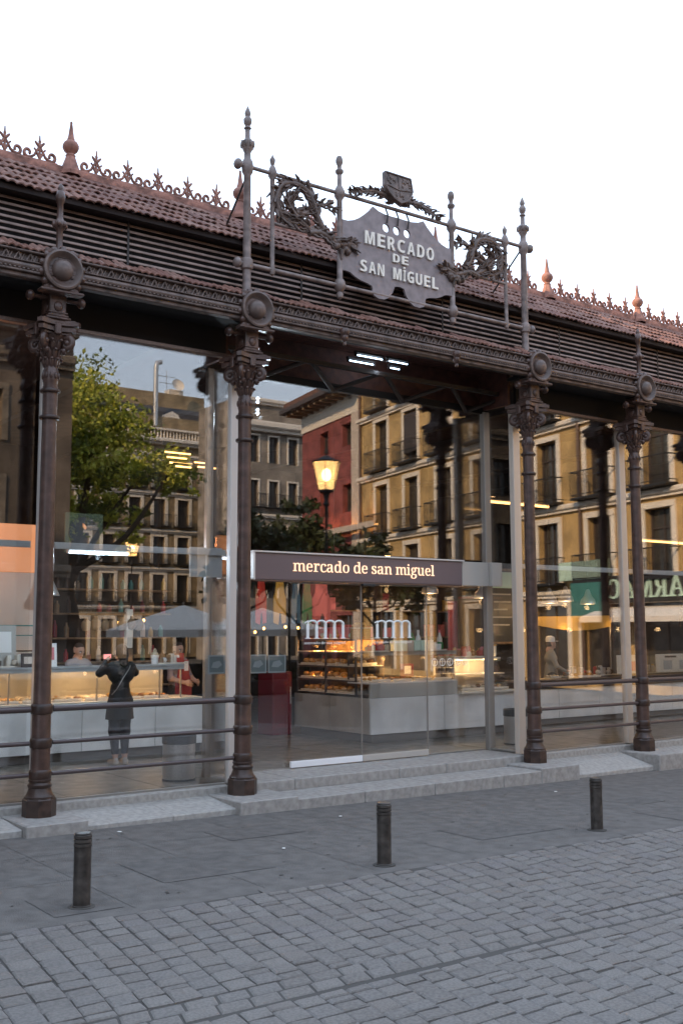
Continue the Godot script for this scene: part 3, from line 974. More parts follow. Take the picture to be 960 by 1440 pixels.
	part("end_wall", B.new().box(Vector3(x1 + 0.1, 3.0, -7.2), Vector3(0.2, 7.0, 14.2)), M.dark_wall, inn)
	part("ceiling", B.new().box(Vector3(mid, 6.48, -7.7), Vector3(ln, 0.08, 12.9)), M.ceiling_in, inn)
	for k in 9:
		part("roof_beam", B.new().box(Vector3(-5.0 + k * W, 6.2, -7.6), Vector3(0.14, 0.4, 12.6)), M.iron_dark, inn)
	for p in [[2.5, -7.5], [7.549, -7.5], [-2.516, -7.5], [12.58, -7.5]]:
		part("inner_column", B.new().lathe([Vector2(0.17, 0.05), Vector2(0.17, 0.3), Vector2(0.11, 0.4), Vector2(0.1, 4.6), Vector2(0.2, 5.0), Vector2(0.28, 5.3), Vector2(0.28, 5.5), Vector2(0.12, 5.55), Vector2(0.12, 6.2)], 12, Vector3(p[0], 0, p[1])), M.iron_dark, inn)
	return hall

func append_to(dst: B, src: B, t: Transform3D) -> void:
	var o := dst.V.size()
	for i in src.V.size():
		dst.V.append(t * src.V[i])
		dst.N.append((t.basis * src.N[i]).normalized())
	for i in src.I:
		dst.I.append(i + o)

func tile_mesh(w: float, l: float) -> B:
	# two rolls across, from the lower edge at z = 0 back to z = -l
	var b := B.new()
	var pr: Array = []
	for k in 9:
		var u := k / 8.0
		pr.append(Vector2((u - 0.5) * w, 0.025 * absf(sin(u * TAU)) * (1.0 if u <= 0.5 else 0.85) + 0.012))
	for k in 8:
		var a: Vector2 = pr[k]
		var c: Vector2 = pr[k + 1]
		var d := c - a
		var n0 := Vector3(-d.y, d.x, 0.0)
		b.quad(Vector3(a.x, a.y, 0), Vector3(c.x, c.y, 0), Vector3(c.x, c.y, -l), Vector3(a.x, a.y, -l), n0)
		b.quad(Vector3(a.x, a.y, 0), Vector3(c.x, c.y, 0), Vector3(c.x, c.y - 0.016, 0), Vector3(a.x, a.y - 0.016, 0), Vector3.BACK)
	return b

func arc(c: Vector2, r: float, a0: float, a1: float, n: int, r1 := -1.0) -> Array:
	var o: Array = []
	for k in n + 1:
		var t := float(k) / n
		var a := deg_to_rad(lerpf(a0, a1, t))
		var rr := r if r1 < 0.0 else lerpf(r, r1, t)
		o.append(Vector3(c.x + cos(a) * rr, c.y + sin(a) * rr, 0))
	return o

func crest_mesh() -> B:
	var b := B.new()
	for s in [-1.0, 1.0]:
		b.xf = Transform3D(Basis(Vector3(s, 0, 0), Vector3.UP, Vector3.BACK), Vector3.ZERO)
		b.tube(arc(Vector2(0.155, 0.07), 0.058, -120, 210, 12, 0.026), 0.024, 0.017, 6)
		b.ball(Vector3(0.132, 0.066, 0), Vector3(0.018, 0.018, 0.016), 6, 4)
		b.tube([Vector3(0.125, 0.02, 0), Vector3(0.07, 0.055, 0), Vector3(0.045, 0.11, 0), Vector3(0.075, 0.14, 0)], 0.02, 0.013, 6)
		b.tube([Vector3(0.0, 0.03, 0), Vector3(0.045, 0.10, 0), Vector3(0.0, 0.17, 0)], 0.019, 0.019, 6)
		b.tube([Vector3(0.0, 0.16, 0), Vector3(0.05, 0.21, 0)], 0.022, 0.016, 6)
		b.ball(Vector3(0.055, 0.215, 0), Vector3(0.016, 0.016, 0.013), 6, 4)
		b.tube([Vector3(0.225, 0.0, 0), Vector3(0.18, 0.012, 0), Vector3(0.09, 0.0, 0)], 0.016, 0.016, 6)
	b.xf = Transform3D.IDENTITY
	b.tube([Vector3(0, -0.01, 0), Vector3(0, 0.22, 0), Vector3(0, 0.30, 0)], 0.02, 0.009, 6)
	b.ball(Vector3(0, 0.225, 0), Vector3(0.022, 0.026, 0.014), 6, 4)
	b.box(Vector3(0, 0.0, 0), Vector3(0.45, 0.016, 0.05))
	return b

# ---------------------------------------------------------------- iron sign over the entrance
func leafy(b: B, pts: Array, r0: float, r1: float, leaf: float, every := 1) -> void:
	b.tube(pts, r0, r1, 7)
	for i in range(1, pts.size() - 1, every):
		var t: Vector3 = (pts[i + 1] - pts[i - 1]).normalized()
		var nrm := Vector3(-t.y, t.x, 0)
		for s in [-1.0, 1.0, -0.55, 0.6]:
			var l: float = leaf * rng.randf_range(0.7, 1.25)
			var z := rng.randf_range(-0.03, 0.045)
			var p: Vector3 = pts[i] + nrm * s * r0 * 0.5 + t * rng.randf_range(-0.02, 0.02)
			b.tube([p, p + nrm * s * l * 0.5 + t * l * 0.35 + Vector3(0, 0, z), p + nrm * s * l * 0.75 + t * l * 0.95 + Vector3(0, 0, z * 1.8)], leaf * 0.42, leaf * 0.14, 5, 0.65)

func smooth(p: Array, per := 4) -> Array:
	var o: Array = []
	for i in p.size() - 1:
		var a: Vector3 = p[maxi(i - 1, 0)]
		var d: Vector3 = p[mini(i + 2, p.size() - 1)]
		for k in per:
			o.append(p[i].cubic_interpolate(p[i + 1], a, d, float(k) / per))
	o.append(p[p.size() - 1])
	return o

func build_iron_sign() -> void:
	var s := thing("iron_sign", "wrought iron market sign with board, scrolls and crest above the entrance", "sign", Vector3(0, 0, 0.0))
	# tall posts above the two entrance columns
	var tp := B.new()
	tp.lathe([Vector2(0.075, 6.05), Vector2(0.075, 6.12), Vector2(0.055, 6.16), Vector2(0.052, 6.46), Vector2(0.075, 6.48), Vector2(0.082, 6.54), Vector2(0.075, 6.60), Vector2(0.052, 6.62), Vector2(0.046, 7.72), Vector2(0.07, 7.76), Vector2(0.078, 7.84), Vector2(0.07, 7.90), Vector2(0.046, 7.94), Vector2(0.042, 8.02), Vector2(0.06, 8.05), Vector2(0.085, 8.12), Vector2(0.088, 8.16), Vector2(0.05, 8.19), Vector2(0.034, 8.22), Vector2(0.032, 8.33), Vector2(0.05, 8.35), Vector2(0.03, 8.38), Vector2(0.052, 8.42), Vector2(0.055, 8.47), Vector2(0.03, 8.51), Vector2(0.042, 8.55), Vector2(0.03, 8.59), Vector2(0.0, 8.66)], 14)
	for k in 8:
		var a := TAU * k / 8
		tp.ball(Vector3(cos(a) * 0.08, 8.13, sin(a) * 0.08), Vector3(0.02, 0.05, 0.02), 6, 4)
	var tpm := tp.mesh(M.post_iron)
	for x in [0.0, 5.0]:
		put("tall_post", tpm, s, at(x, 0, 0.03))
	var sp := B.new()
	sp.lathe([Vector2(0.0, 6.46), Vector2(0.03, 6.48), Vector2(0.045, 6.54), Vector2(0.03, 6.60), Vector2(0.03, 7.76), Vector2(0.055, 7.80), Vector2(0.06, 7.86), Vector2(0.04, 7.92), Vector2(0.022, 7.95), Vector2(0.035, 8.0), Vector2(0.038, 8.03), Vector2(0.015, 8.07), Vector2(0.0, 8.11)], 12)
	var spm := sp.mesh(M.post_iron)
	for x in [0.38, 4.60]:
		put("slim_post", spm, s, at(x, 0, 0.03))
	var mp := B.new()
	mp.lathe([Vector2(0.0, 6.34), Vector2(0.04, 6.37), Vector2(0.05, 6.42), Vector2(0.035, 6.45), Vector2(0.07, 6.49), Vector2(0.085, 6.54), Vector2(0.07, 6.60), Vector2(0.04, 6.64), Vector2(0.038, 7.74), Vector2(0.07, 7.79), Vector2(0.078, 7.86), Vector2(0.05, 7.92), Vector2(0.032, 7.95), Vector2(0.03, 8.10), Vector2(0.055, 8.13), Vector2(0.058, 8.16), Vector2(0.03, 8.19), Vector2(0.03, 8.23), Vector2(0.05, 8.27), Vector2(0.052, 8.31), Vector2(0.035, 8.36), Vector2(0.0, 8.38)], 12)
	var mpm := mp.mesh(M.post_iron)
	for x in [1.46, 3.50]:
		put("middle_post", mpm, s, at(x, 0, 0.03))
	for y in [7.84, 6.54]:
		part("cross_rail", B.new().tube([Vector3(-0.12, y, 0.03), Vector3(2.5, y, 0.03), Vector3(5.12, y, 0.03)], 0.03 if y < 7.0 else 0.026, -1.0, 10), M.post_iron, s)
	for x in [-0.14, 5.14]:
		for y in [7.84, 6.54]:
			part("rail_knob", B.new().ball(Vector3(x, y, 0.03), Vector3(0.055, 0.07, 0.07), 10, 6), M.post_iron, s)
	for sx in [0.0, 1.0]:
		var f := Transform3D.IDENTITY if sx == 0.0 else Transform3D(Basis(Vector3(-1, 0, 0), Vector3.UP, Vector3.BACK), Vector3(4.96, 0, 0))
		var lo := B.new()
		lo.xf = f
		lo.tube([Vector3(0.36, 7.17, 0.03), Vector3(1.05, 7.17, 0.03)], 0.022, 0.022, 8)
		part("short_rail", lo, M.post_iron, s)
		var a := B.new()
		a.xf = f
		leafy(a, smooth([Vector3(1.26, 7.17, 0.03), Vector3(1.13, 7.34, 0.03), Vector3(1.04, 7.52, 0.03), Vector3(0.98, 7.68, 0.03), Vector3(0.86, 7.77, 0.03), Vector3(0.70, 7.79, 0.03), Vector3(0.54, 7.74, 0.03), Vector3(0.455, 7.60, 0.03), Vector3(0.45, 7.45, 0.03), Vector3(0.51, 7.32, 0.03), Vector3(0.63, 7.25, 0.03), Vector3(0.80, 7.25, 0.03)], 2), 0.05, 0.034, 0.10, 1)
		part("outer_scroll", a, M.iron_grey, s)
		var b := B.new()
		b.xf = f
		leafy(b, smooth([Vector3(1.0, 7.20, 0.03), Vector3(0.84, 7.28, 0.03), Vector3(0.70, 7.40, 0.03), Vector3(0.625, 7.50, 0.03), Vector3(0.66, 7.59, 0.03), Vector3(0.78, 7.635, 0.03)], 3), 0.044, 0.028, 0.085, 1)
		leafy(b, smooth([Vector3(0.74, 7.40, 0.03), Vector3(0.84, 7.405, 0.03), Vector3(0.93, 7.45, 0.03), Vector3(0.93, 7.52, 0.03)], 2), 0.042, 0.028, 0.085, 1)
		part("inner_scroll", b, M.iron_grey, s)
		var c := B.new()
		c.xf = f
		leafy(c, smooth([Vector3(1.02, 7.60, 0.03), Vector3(1.09, 7.585, 0.03), Vector3(1.21, 7.62, 0.03), Vector3(1.33, 7.62, 0.03), Vector3(1.40, 7.58, 0.03)], 2), 0.032, 0.014, 0.085, 2)
		c.tube(smooth([Vector3(1.04, 7.60, 0.03), Vector3(1.03, 7.67, 0.03), Vector3(1.07, 7.71, 0.03), Vector3(1.10, 7.68, 0.03)], 2), 0.018, 0.012, 6)
		c.ball(Vector3(1.31, 7.68, 0.03), Vector3(0.06, 0.035, 0.035), 8, 5)
		part("tendril", c, M.iron_grey, s)
		var d := B.new()
		d.xf = f
		leafy(d, smooth([Vector3(0.95, 7.16, 0.04), Vector3(1.12, 7.20, 0.05), Vector3(1.30, 7.14, 0.06), Vector3(1.46, 7.10, 0.07), Vector3(1.62, 7.15, 0.07), Vector3(1.72, 7.11, 0.06)], 2), 0.05, 0.03, 0.1, 1)
		for k in 10:
			d.ball(Vector3(1.46 + rng.randf_range(-0.16, 0.12), 7.1 + rng.randf_range(-0.09, 0.08), 0.07), Vector3(0.05, 0.055, 0.05), 7, 5)
		d.tube([Vector3(1.46, 7.03, 0.08), Vector3(1.46, 6.9, 0.07)], 0.05, 0.015, 6)
		part("leaf_cluster", d, M.iron_grey, s)
		part("stay_rod", B.new().tube([f * Vector3(0.02, 7.75, 0.0), f * Vector3(0.05, 7.1, -0.75)], 0.014, 0.014, 6), M.iron_dark, s)
	# the board, symmetric about x = 2.48
	var half := [Vector2(0.0, 7.715), Vector2(0.13, 7.712), Vector2(0.25, 7.715), Vector2(0.36, 7.735), Vector2(0.46, 7.78), Vector2(0.53, 7.70), Vector2(0.61, 7.63), Vector2(0.70, 7.56), Vector2(0.80, 7.505), Vector2(0.90, 7.475), Vector2(0.985, 7.475), Vector2(1.0, 6.76), Vector2(0.93, 6.765), Vector2(0.86, 6.755), Vector2(0.78, 6.71), Vector2(0.68, 6.675), Vector2(0.58, 6.66), Vector2(0.49, 6.635), Vector2(0.475, 6.59), Vector2(0.485, 6.55), Vector2(0.45, 6.505), Vector2(0.37, 6.475), Vector2(0.27, 6.48), Vector2(0.19, 6.52), Vector2(0.12, 6.61), Vector2(0.085, 6.70), Vector2(0.0, 6.715)]
	var poly := PackedVector2Array()
	for p in half:
		poly.append(Vector2(2.48 + p.x, p.y))
	for k in range(half.size() - 2, 0, -1):
		poly.append(Vector2(2.48 - half[k].x, half[k].y))
	var board := CSGPolygon3D.new()
	board.name = "board"
	board.polygon = poly
	board.depth = 0.035
	board.material = M.board
	s.add_child(board)
	board.position = Vector3(0, 0, 0.055)
	var hx := [2.24, 2.43, 2.63]
	for k in 3:
		var cut := CSGCylinder3D.new()
		cut.name = numbered(board, "round_hole")
		cut.operation = CSGShape3D.OPERATION_SUBTRACTION
		cut.radius = 0.062
		cut.height = 0.2
		cut.sides = 20
		cut.rotation.x = PI / 2
		cut.material = M.board
		board.add_child(cut)
		cut.position = Vector3([2.25, 2.44, 2.63][k], 7.52, -0.02)
		hx[k] = cut.position.x
	# back frame keeps the scrolled lower ends on the rail
	for k in 3:
		part("hanger", B.new().tube([Vector3(hx[k], 7.84, 0.03), Vector3(hx[k] + 0.005, 7.7, 0.09), Vector3(hx[k], 7.585, 0.075)], 0.012, 0.012, 6), M.iron_dark, s)
	for wd in [["MERCADO", 1.83, 3.13, 7.21, 7.395], ["DE", 2.33, 2.65, 7.045, 7.165], ["SAN", 1.755, 2.21, 6.80, 6.965], ["MIGUEL", 2.33, 3.205, 6.80, 6.965]]:
		var word: String = wd[0]
		var total := 0.0
		for ch in word:
			total += 0.45 if ch == "I" else (1.25 if ch == "M" else 1.0)
		var lx: float = wd[1]
		for ch in word:
			var cell: float = (wd[2] - wd[1]) / total * (0.45 if ch == "I" else (1.25 if ch == "M" else 1.0))
			var pad: float = cell * (0.22 if ch == "I" else 0.13)
			text(ch, "Droid Sans", 700, lx + pad, lx + cell - pad, wd[3], wd[4], 0.06, 0.024, M.letter_white, s, "letter")
			if ch == "I":
				part("letter_dot", B.new().box(Vector3(lx + cell * 0.5, wd[4] + 0.03, 0.072), Vector3(0.034, 0.028, 0.024), 0.006), M.letter_white, s)
			lx += cell
	# crest shield with quartered reliefs
	var sh := B.new()
	var q := PackedVector2Array([Vector2(-0.24, 0.18), Vector2(0.24, 0.18), Vector2(0.255, -0.02), Vector2(0.2, -0.14), Vector2(0.12, -0.215), Vector2(0.0, -0.27), Vector2(-0.12, -0.215), Vector2(-0.2, -0.14), Vector2(-0.255, -0.02)])
	sh.xf = Transform3D(Basis(Vector3.RIGHT, -0.12), Vector3(2.43, 8.14, 0.10))
	sh.slab(q, -0.03, 0.03)
	var shm := part("crest_shield", sh, M.iron_grey, s)
	var rl := B.new()
	rl.xf = sh.xf
	var ed: Array = []
	for k in q.size() + 1:
		ed.append(Vector3(q[k % q.size()].x * 0.96, q[k % q.size()].y * 0.95, 0.032))
	rl.tube(ed, 0.016, 0.016, 6)
	rl.tube([Vector3(0, 0.18, 0.032), Vector3(0, -0.06, 0.032)], 0.01, 0.01, 5)
	rl.tube([Vector3(-0.24, -0.02, 0.032), Vector3(0, -0.06, 0.034), Vector3(0.24, -0.02, 0.032)], 0.01, 0.01, 5)
	for qd in [[-0.13, 0.08], [0.13, 0.08], [0.0, -0.14]]:
		for k in 9:
			rl.ball(Vector3(qd[0] + rng.randf_range(-0.07, 0.07), qd[1] + rng.randf_range(-0.06, 0.06), 0.03), Vector3(rng.randf_range(0.012, 0.03), rng.randf_range(0.012, 0.04), 0.014), 6, 4)
	part("crest_relief", rl, M.iron_grey, shm)
	for sg in [-1.0, 1.0]:
		var g := B.new()
		leafy(g, smooth([Vector3(2.44 + sg * 0.06, 7.92, 0.06), Vector3(2.44 + sg * 0.22, 7.99, 0.06), Vector3(2.44 + sg * 0.42, 8.00, 0.06), Vector3(2.44 + sg * 0.62, 7.95, 0.06), Vector3(2.44 + sg * 0.84, 7.885, 0.05)], 4), 0.042, 0.014, 0.068, 1)
		part("garland", g, M.iron_grey, s)

func build_spots() -> void:
	var w := ["topmost", "second", "third", "lowest"]
	for k in 4:
		var y: float = [5.30, 5.245, 5.13, 5.08][k]
		var t := thing("track_spot", "small white track spot inside the entrance, %s of the four" % w[k], "spotlight", Vector3(1.30, y, -1.8), 0.0, "small white track spots")
		part("spot_lens", B.new().ball(Vector3.ZERO, Vector3(0.022, 0.022, 0.022), 8, 6), M.tube_cold, t)
		part("spot_body", B.new().tube([Vector3(0, 0.01, -0.02), Vector3(0, 0.02, -0.12)], 0.026, 0.02, 8), M.iron_dark, t)
	omni(Vector3(1.30, 5.0, -1.7), Color(0.86, 0.94, 1.0), 1.3, 0.03)

func build_header() -> void:
	var s := thing("door_sign", "long purple grey fascia with cream lettering above the glass doors", "sign", Vector3(2.5, 2.77, -0.85))
	part("box", B.new().box(Vector3(0, 0, 0), Vector3(3.72, 0.36, 0.12), 0.006), M.header, s)
	var f := B.new()
	f.box(Vector3(0.0, 0.1925, 0.012), Vector3(3.78, 0.022, 0.15), 0.003)
	f.box(Vector3(-1.875, -0.004, 0.012), Vector3(0.028, 0.366, 0.15), 0.003)
	part("trim_edge", f, M.frame_white, s)
	part("under_strip", B.new().box(Vector3(0, -0.192, 0.0), Vector3(3.72, 0.02, 0.13), 0.003), M.bronze, s)
	text("mercado de san miguel", "Droid Serif", 400, -1.25, 1.29, -0.105, 0.105, 0.058, 0.012, M.letter_lit, s)
	part("sensor", B.new().box(Vector3(0.05, -0.215, 0.05), Vector3(0.22, 0.04, 0.07), 0.01), M.black_plastic, s)
	var p := thing("header_panel", "beige panel closing the door header at its right end", "panel", Vector3(4.78, 2.77, -0.86))
	part("panel_front", B.new().box(Vector3(-0.12, 0, 0), Vector3(0.56, 0.37, 0.10), 0.006), M.beige_panel, p)
	part("panel_front", B.new().box(Vector3(0.275, 0, 0.07), Vector3(0.22, 0.37, 0.10), 0.006), M.beige_panel, p)
	var q := thing("side_panel_box", "pale grey panel pair behind the glass left of the entrance column", "panel", Vector3(-0.30, 2.76, -0.42))
	part("panel_front", B.new().box(Vector3(-0.115, 0, 0), Vector3(0.215, 0.37, 0.04), 0.004), M.pale_panel, q)
	part("panel_front", B.new().box(Vector3(0.115, 0, 0), Vector3(0.225, 0.37, 0.04), 0.004), M.pale_panel, q)

func build_doors() -> void:
	for k in 2:
		var cx: float = [1.93, 3.16][k]
		var d := thing("sliding_door", ["left leaf of the sliding glass doors with bright white bottom rail", "right leaf of the sliding glass doors with dull grey bottom rail"][k], "glass door", Vector3(cx, 0.055, -0.955), 0.0, "sliding entrance doors")
		part("glass_pane", B.new().stacked_panes(Vector3(0, 1.28, 0), Vector3(1.215, 2.44, 0.012)), M.facade_glass, d)
		part("bottom_rail", B.new().box(Vector3(0, 0.05, 0), Vector3(1.22, 0.085, 0.045), 0.005), M.rail_white if k == 0 else M.beige_panel, d)
		part("stile", B.new().box(Vector3(0.607 if k == 0 else 0.609, 1.28, 0), Vector3(0.012, 2.44, 0.02)), M.frame_grey, d)
		part("top_clamp", B.new().box(Vector3(0, 2.515, 0), Vector3(1.22, 0.03, 0.04), 0.003), M.frame_grey, d)
		# double m mark drawn with slender strokes
		var lx: float = [1.55 - 1.93, 2.77 - 3.16][k]
		var l := B.new()
		var y0 := 1.74
		var hgt := 0.255
		var stems := [0.05, 0.20, 0.35, 0.505, 0.655]
		for i in 5:
			var sx: float = lx + stems[i]
			l.box(Vector3(sx, y0 + hgt * 0.40, 0.012), Vector3(0.046, hgt * 0.80, 0.006))
			l.box(Vector3(sx, y0 + 0.006, 0.0145), Vector3(0.085, 0.012, 0.006))
			if i < 4:
				var nx: float = lx + stems[i + 1]
				var ap: Array = []
				for j in 9:
					var t := j / 8.0
					var a := PI - t * PI
					ap.append(Vector3((sx + nx) * 0.5 + cos(a) * (nx - sx) * 0.5, y0 + hgt * 0.78 + sin(a) * hgt * 0.20, 0.013))
				l.tube(ap, 0.008, 0.021, 5)
		l.tube([Vector3(lx + 0.0, y0 + hgt * 0.86, 0.013), Vector3(lx + 0.06, y0 + hgt * 0.95, 0.013)], 0.008, 0.014, 5)
		part("logo", l, M.sticker, d)
		text("mercado de san miguel", "Droid Serif", 400, lx - 0.01, lx + 0.70, 1.655, 1.70, 0.01, 0.004, M.sticker, d, "caption")

func build_rails() -> void:
	var bays := [[-5.033, -2.516, "iron guard rail across the glass bay at the far left edge"], [-2.516, 0.0, "iron guard rail before the bay with the person in black"], [5.033, 7.549, "iron guard rail across the bay right of the entrance"], [7.549, 10.066, "iron guard rail across the bay at the right edge"]]
	for b in bays:
		var r := thing("guard_rail", b[2], "railing", Vector3(b[0], 0, 0), 0.0, "three bar guard rails between columns")
		for k in 3:
			var y: float = [1.08, 0.72, 0.39][k]
			var rad: float = [0.034, 0.024, 0.024][k]
			part("bar", B.new().tube([Vector3(0.13, y, 0.0), Vector3(1.25, y, 0.0), Vector3(b[1] - b[0] - 0.13, y, 0.0)], rad, rad, 10), M.rail_paint, r)

func build_bollards() -> void:
	var first: Node3D
	var spots := [[-3.47, 3.455, "nearest bollard, on the dark slab before the leftmost column"], [-0.655, 3.57, "middle bollard, standing in front of the entrance steps"], [2.327, 3.47, "farthest bollard, in front of the column right of the doors"]]
	for s in spots:
		if first == null:
			first = thing("bollard", s[2], "bollard", Vector3.ZERO, 0.0, "short iron bollards along the pavement edge")
			var pr := [Vector2(0.0721, -0.02), Vector2(0.0721, 0.012), Vector2(0.0653, 0.016), Vector2(0.0653, 0.44)]
			part("shaft", B.new().lathe(pr, 24, Vector3.ZERO, 25.0), M.bollard, first)
			part("foot", B.new().lathe([Vector2(0.1020, -0.01), Vector2(0.1020, 0.004), Vector2(0.0721, 0.006)], 24), M.joint, first)
			for k in 3:
				part("band", B.new().lathe([Vector2(0.0626, 0.44 + k * 0.032), Vector2(0.0687, 0.444 + k * 0.032), Vector2(0.0687, 0.464 + k * 0.032), Vector2(0.0626, 0.468 + k * 0.032), Vector2(0.0585, 0.470 + k * 0.032), Vector2(0.0585, 0.472 + k * 0.032)], 24, Vector3.ZERO, 20.0), M.bollard, first)
			part("cap", B.new().lathe([Vector2(0.0626, 0.535), Vector2(0.0639, 0.541), Vector2(0.0585, 0.546), Vector2(0.0340, 0.549), Vector2(0.0, 0.55)], 24, Vector3.ZERO, 20.0), M.bollard, first)
			first.position = Vector3(s[0], gy(s[0]), s[1])
		else:
			var d := dup(first, s[2])
			d.position = Vector3(s[0], gy(s[0]), s[1])
	first.rotation.y = 0.4
	# scraps of paper on the pavement
	var lit := [[-1.93, 0.75, "scrap of white litter on the pavement beside the leftmost plinth"], [0.55, 1.25, "scrap of white litter on the pavement before the entrance steps"], [-1.0, 2.45, "tiny scrap of litter between the bollards near the steps"], [4.1, 1.25, "scrap of litter on the pavement near the farthest bollard"]]
	for l in lit:
		var o := thing("paper_scrap", l[2], "litter", Vector3(l[0], gy(l[0]) + 0.004, l[1]), rng.randf() * 3.0, "scraps of litter on the pavement")
		part("scrap", B.new().slab(PackedVector2Array([Vector2(-0.02, -0.012), Vector2(0.018, -0.016), Vector2(0.026, 0.008), Vector2(0.0, 0.018), Vector2(-0.022, 0.01)]), 0.0, 0.004), M.paper, o, Transform3D(Basis(Vector3.RIGHT, -PI / 2), Vector3.ZERO))

# ---------------------------------------------------------------- inside the hall
func omni(p: Vector3, c: Color, e: float, size := 0.06) -> void:
	var l := OmniLight3D.new()
	l.name = numbered(self, "lamp_light")
	l.light_color = c
	l.light_energy = e
	l.omni_range = 30.0
	l.omni_attenuation = 2.0
	l.light_size = size
	l.shadow_enabled = true
	add_child(l)
	l.position = p

func food_tray(p: Vector3, w: float, d: float, kind: String, n: int, label: String, turn := 0.0) -> void:
	var t := thing("food_tray", label, "tray", p, turn, "trays of food in the display cases")
	part("tray", B.new().box(Vector3(0, 0.012, 0), Vector3(w, 0.024, d), 0.005).box(Vector3(0, 0.03, d * 0.5), Vector3(w, 0.03, 0.012), 0.003), M.tray, t)
	var per := maxi(1, int(ceil(sqrt(n * w / d))))
	var rows := int(ceil(float(n) / per))
	for k in n:
		var x := (float(k % per) + 0.5) / per * w - w * 0.5
		var z := (float(k / per) + 0.5) / rows * d - d * 0.5
		var r := minf(w / per, d / rows) * 0.44
		var b := B.new()
		b.ball(Vector3(0, r * 0.55, 0), Vector3(r * rng.randf_range(0.85, 1.1), r * rng.randf_range(0.5, 0.8), r * rng.randf_range(0.8, 1.0)), 8, 5)
		var m: Material = M[["pastry_gold", "pastry_brown", "pastry_cream"][rng.randi() % 3]] if kind == "mixed" else M[kind]
		part("pastry", b, m, t, Transform3D(Basis(Vector3.UP, rng.randf() * 3.0), Vector3(x, 0.02, z)))

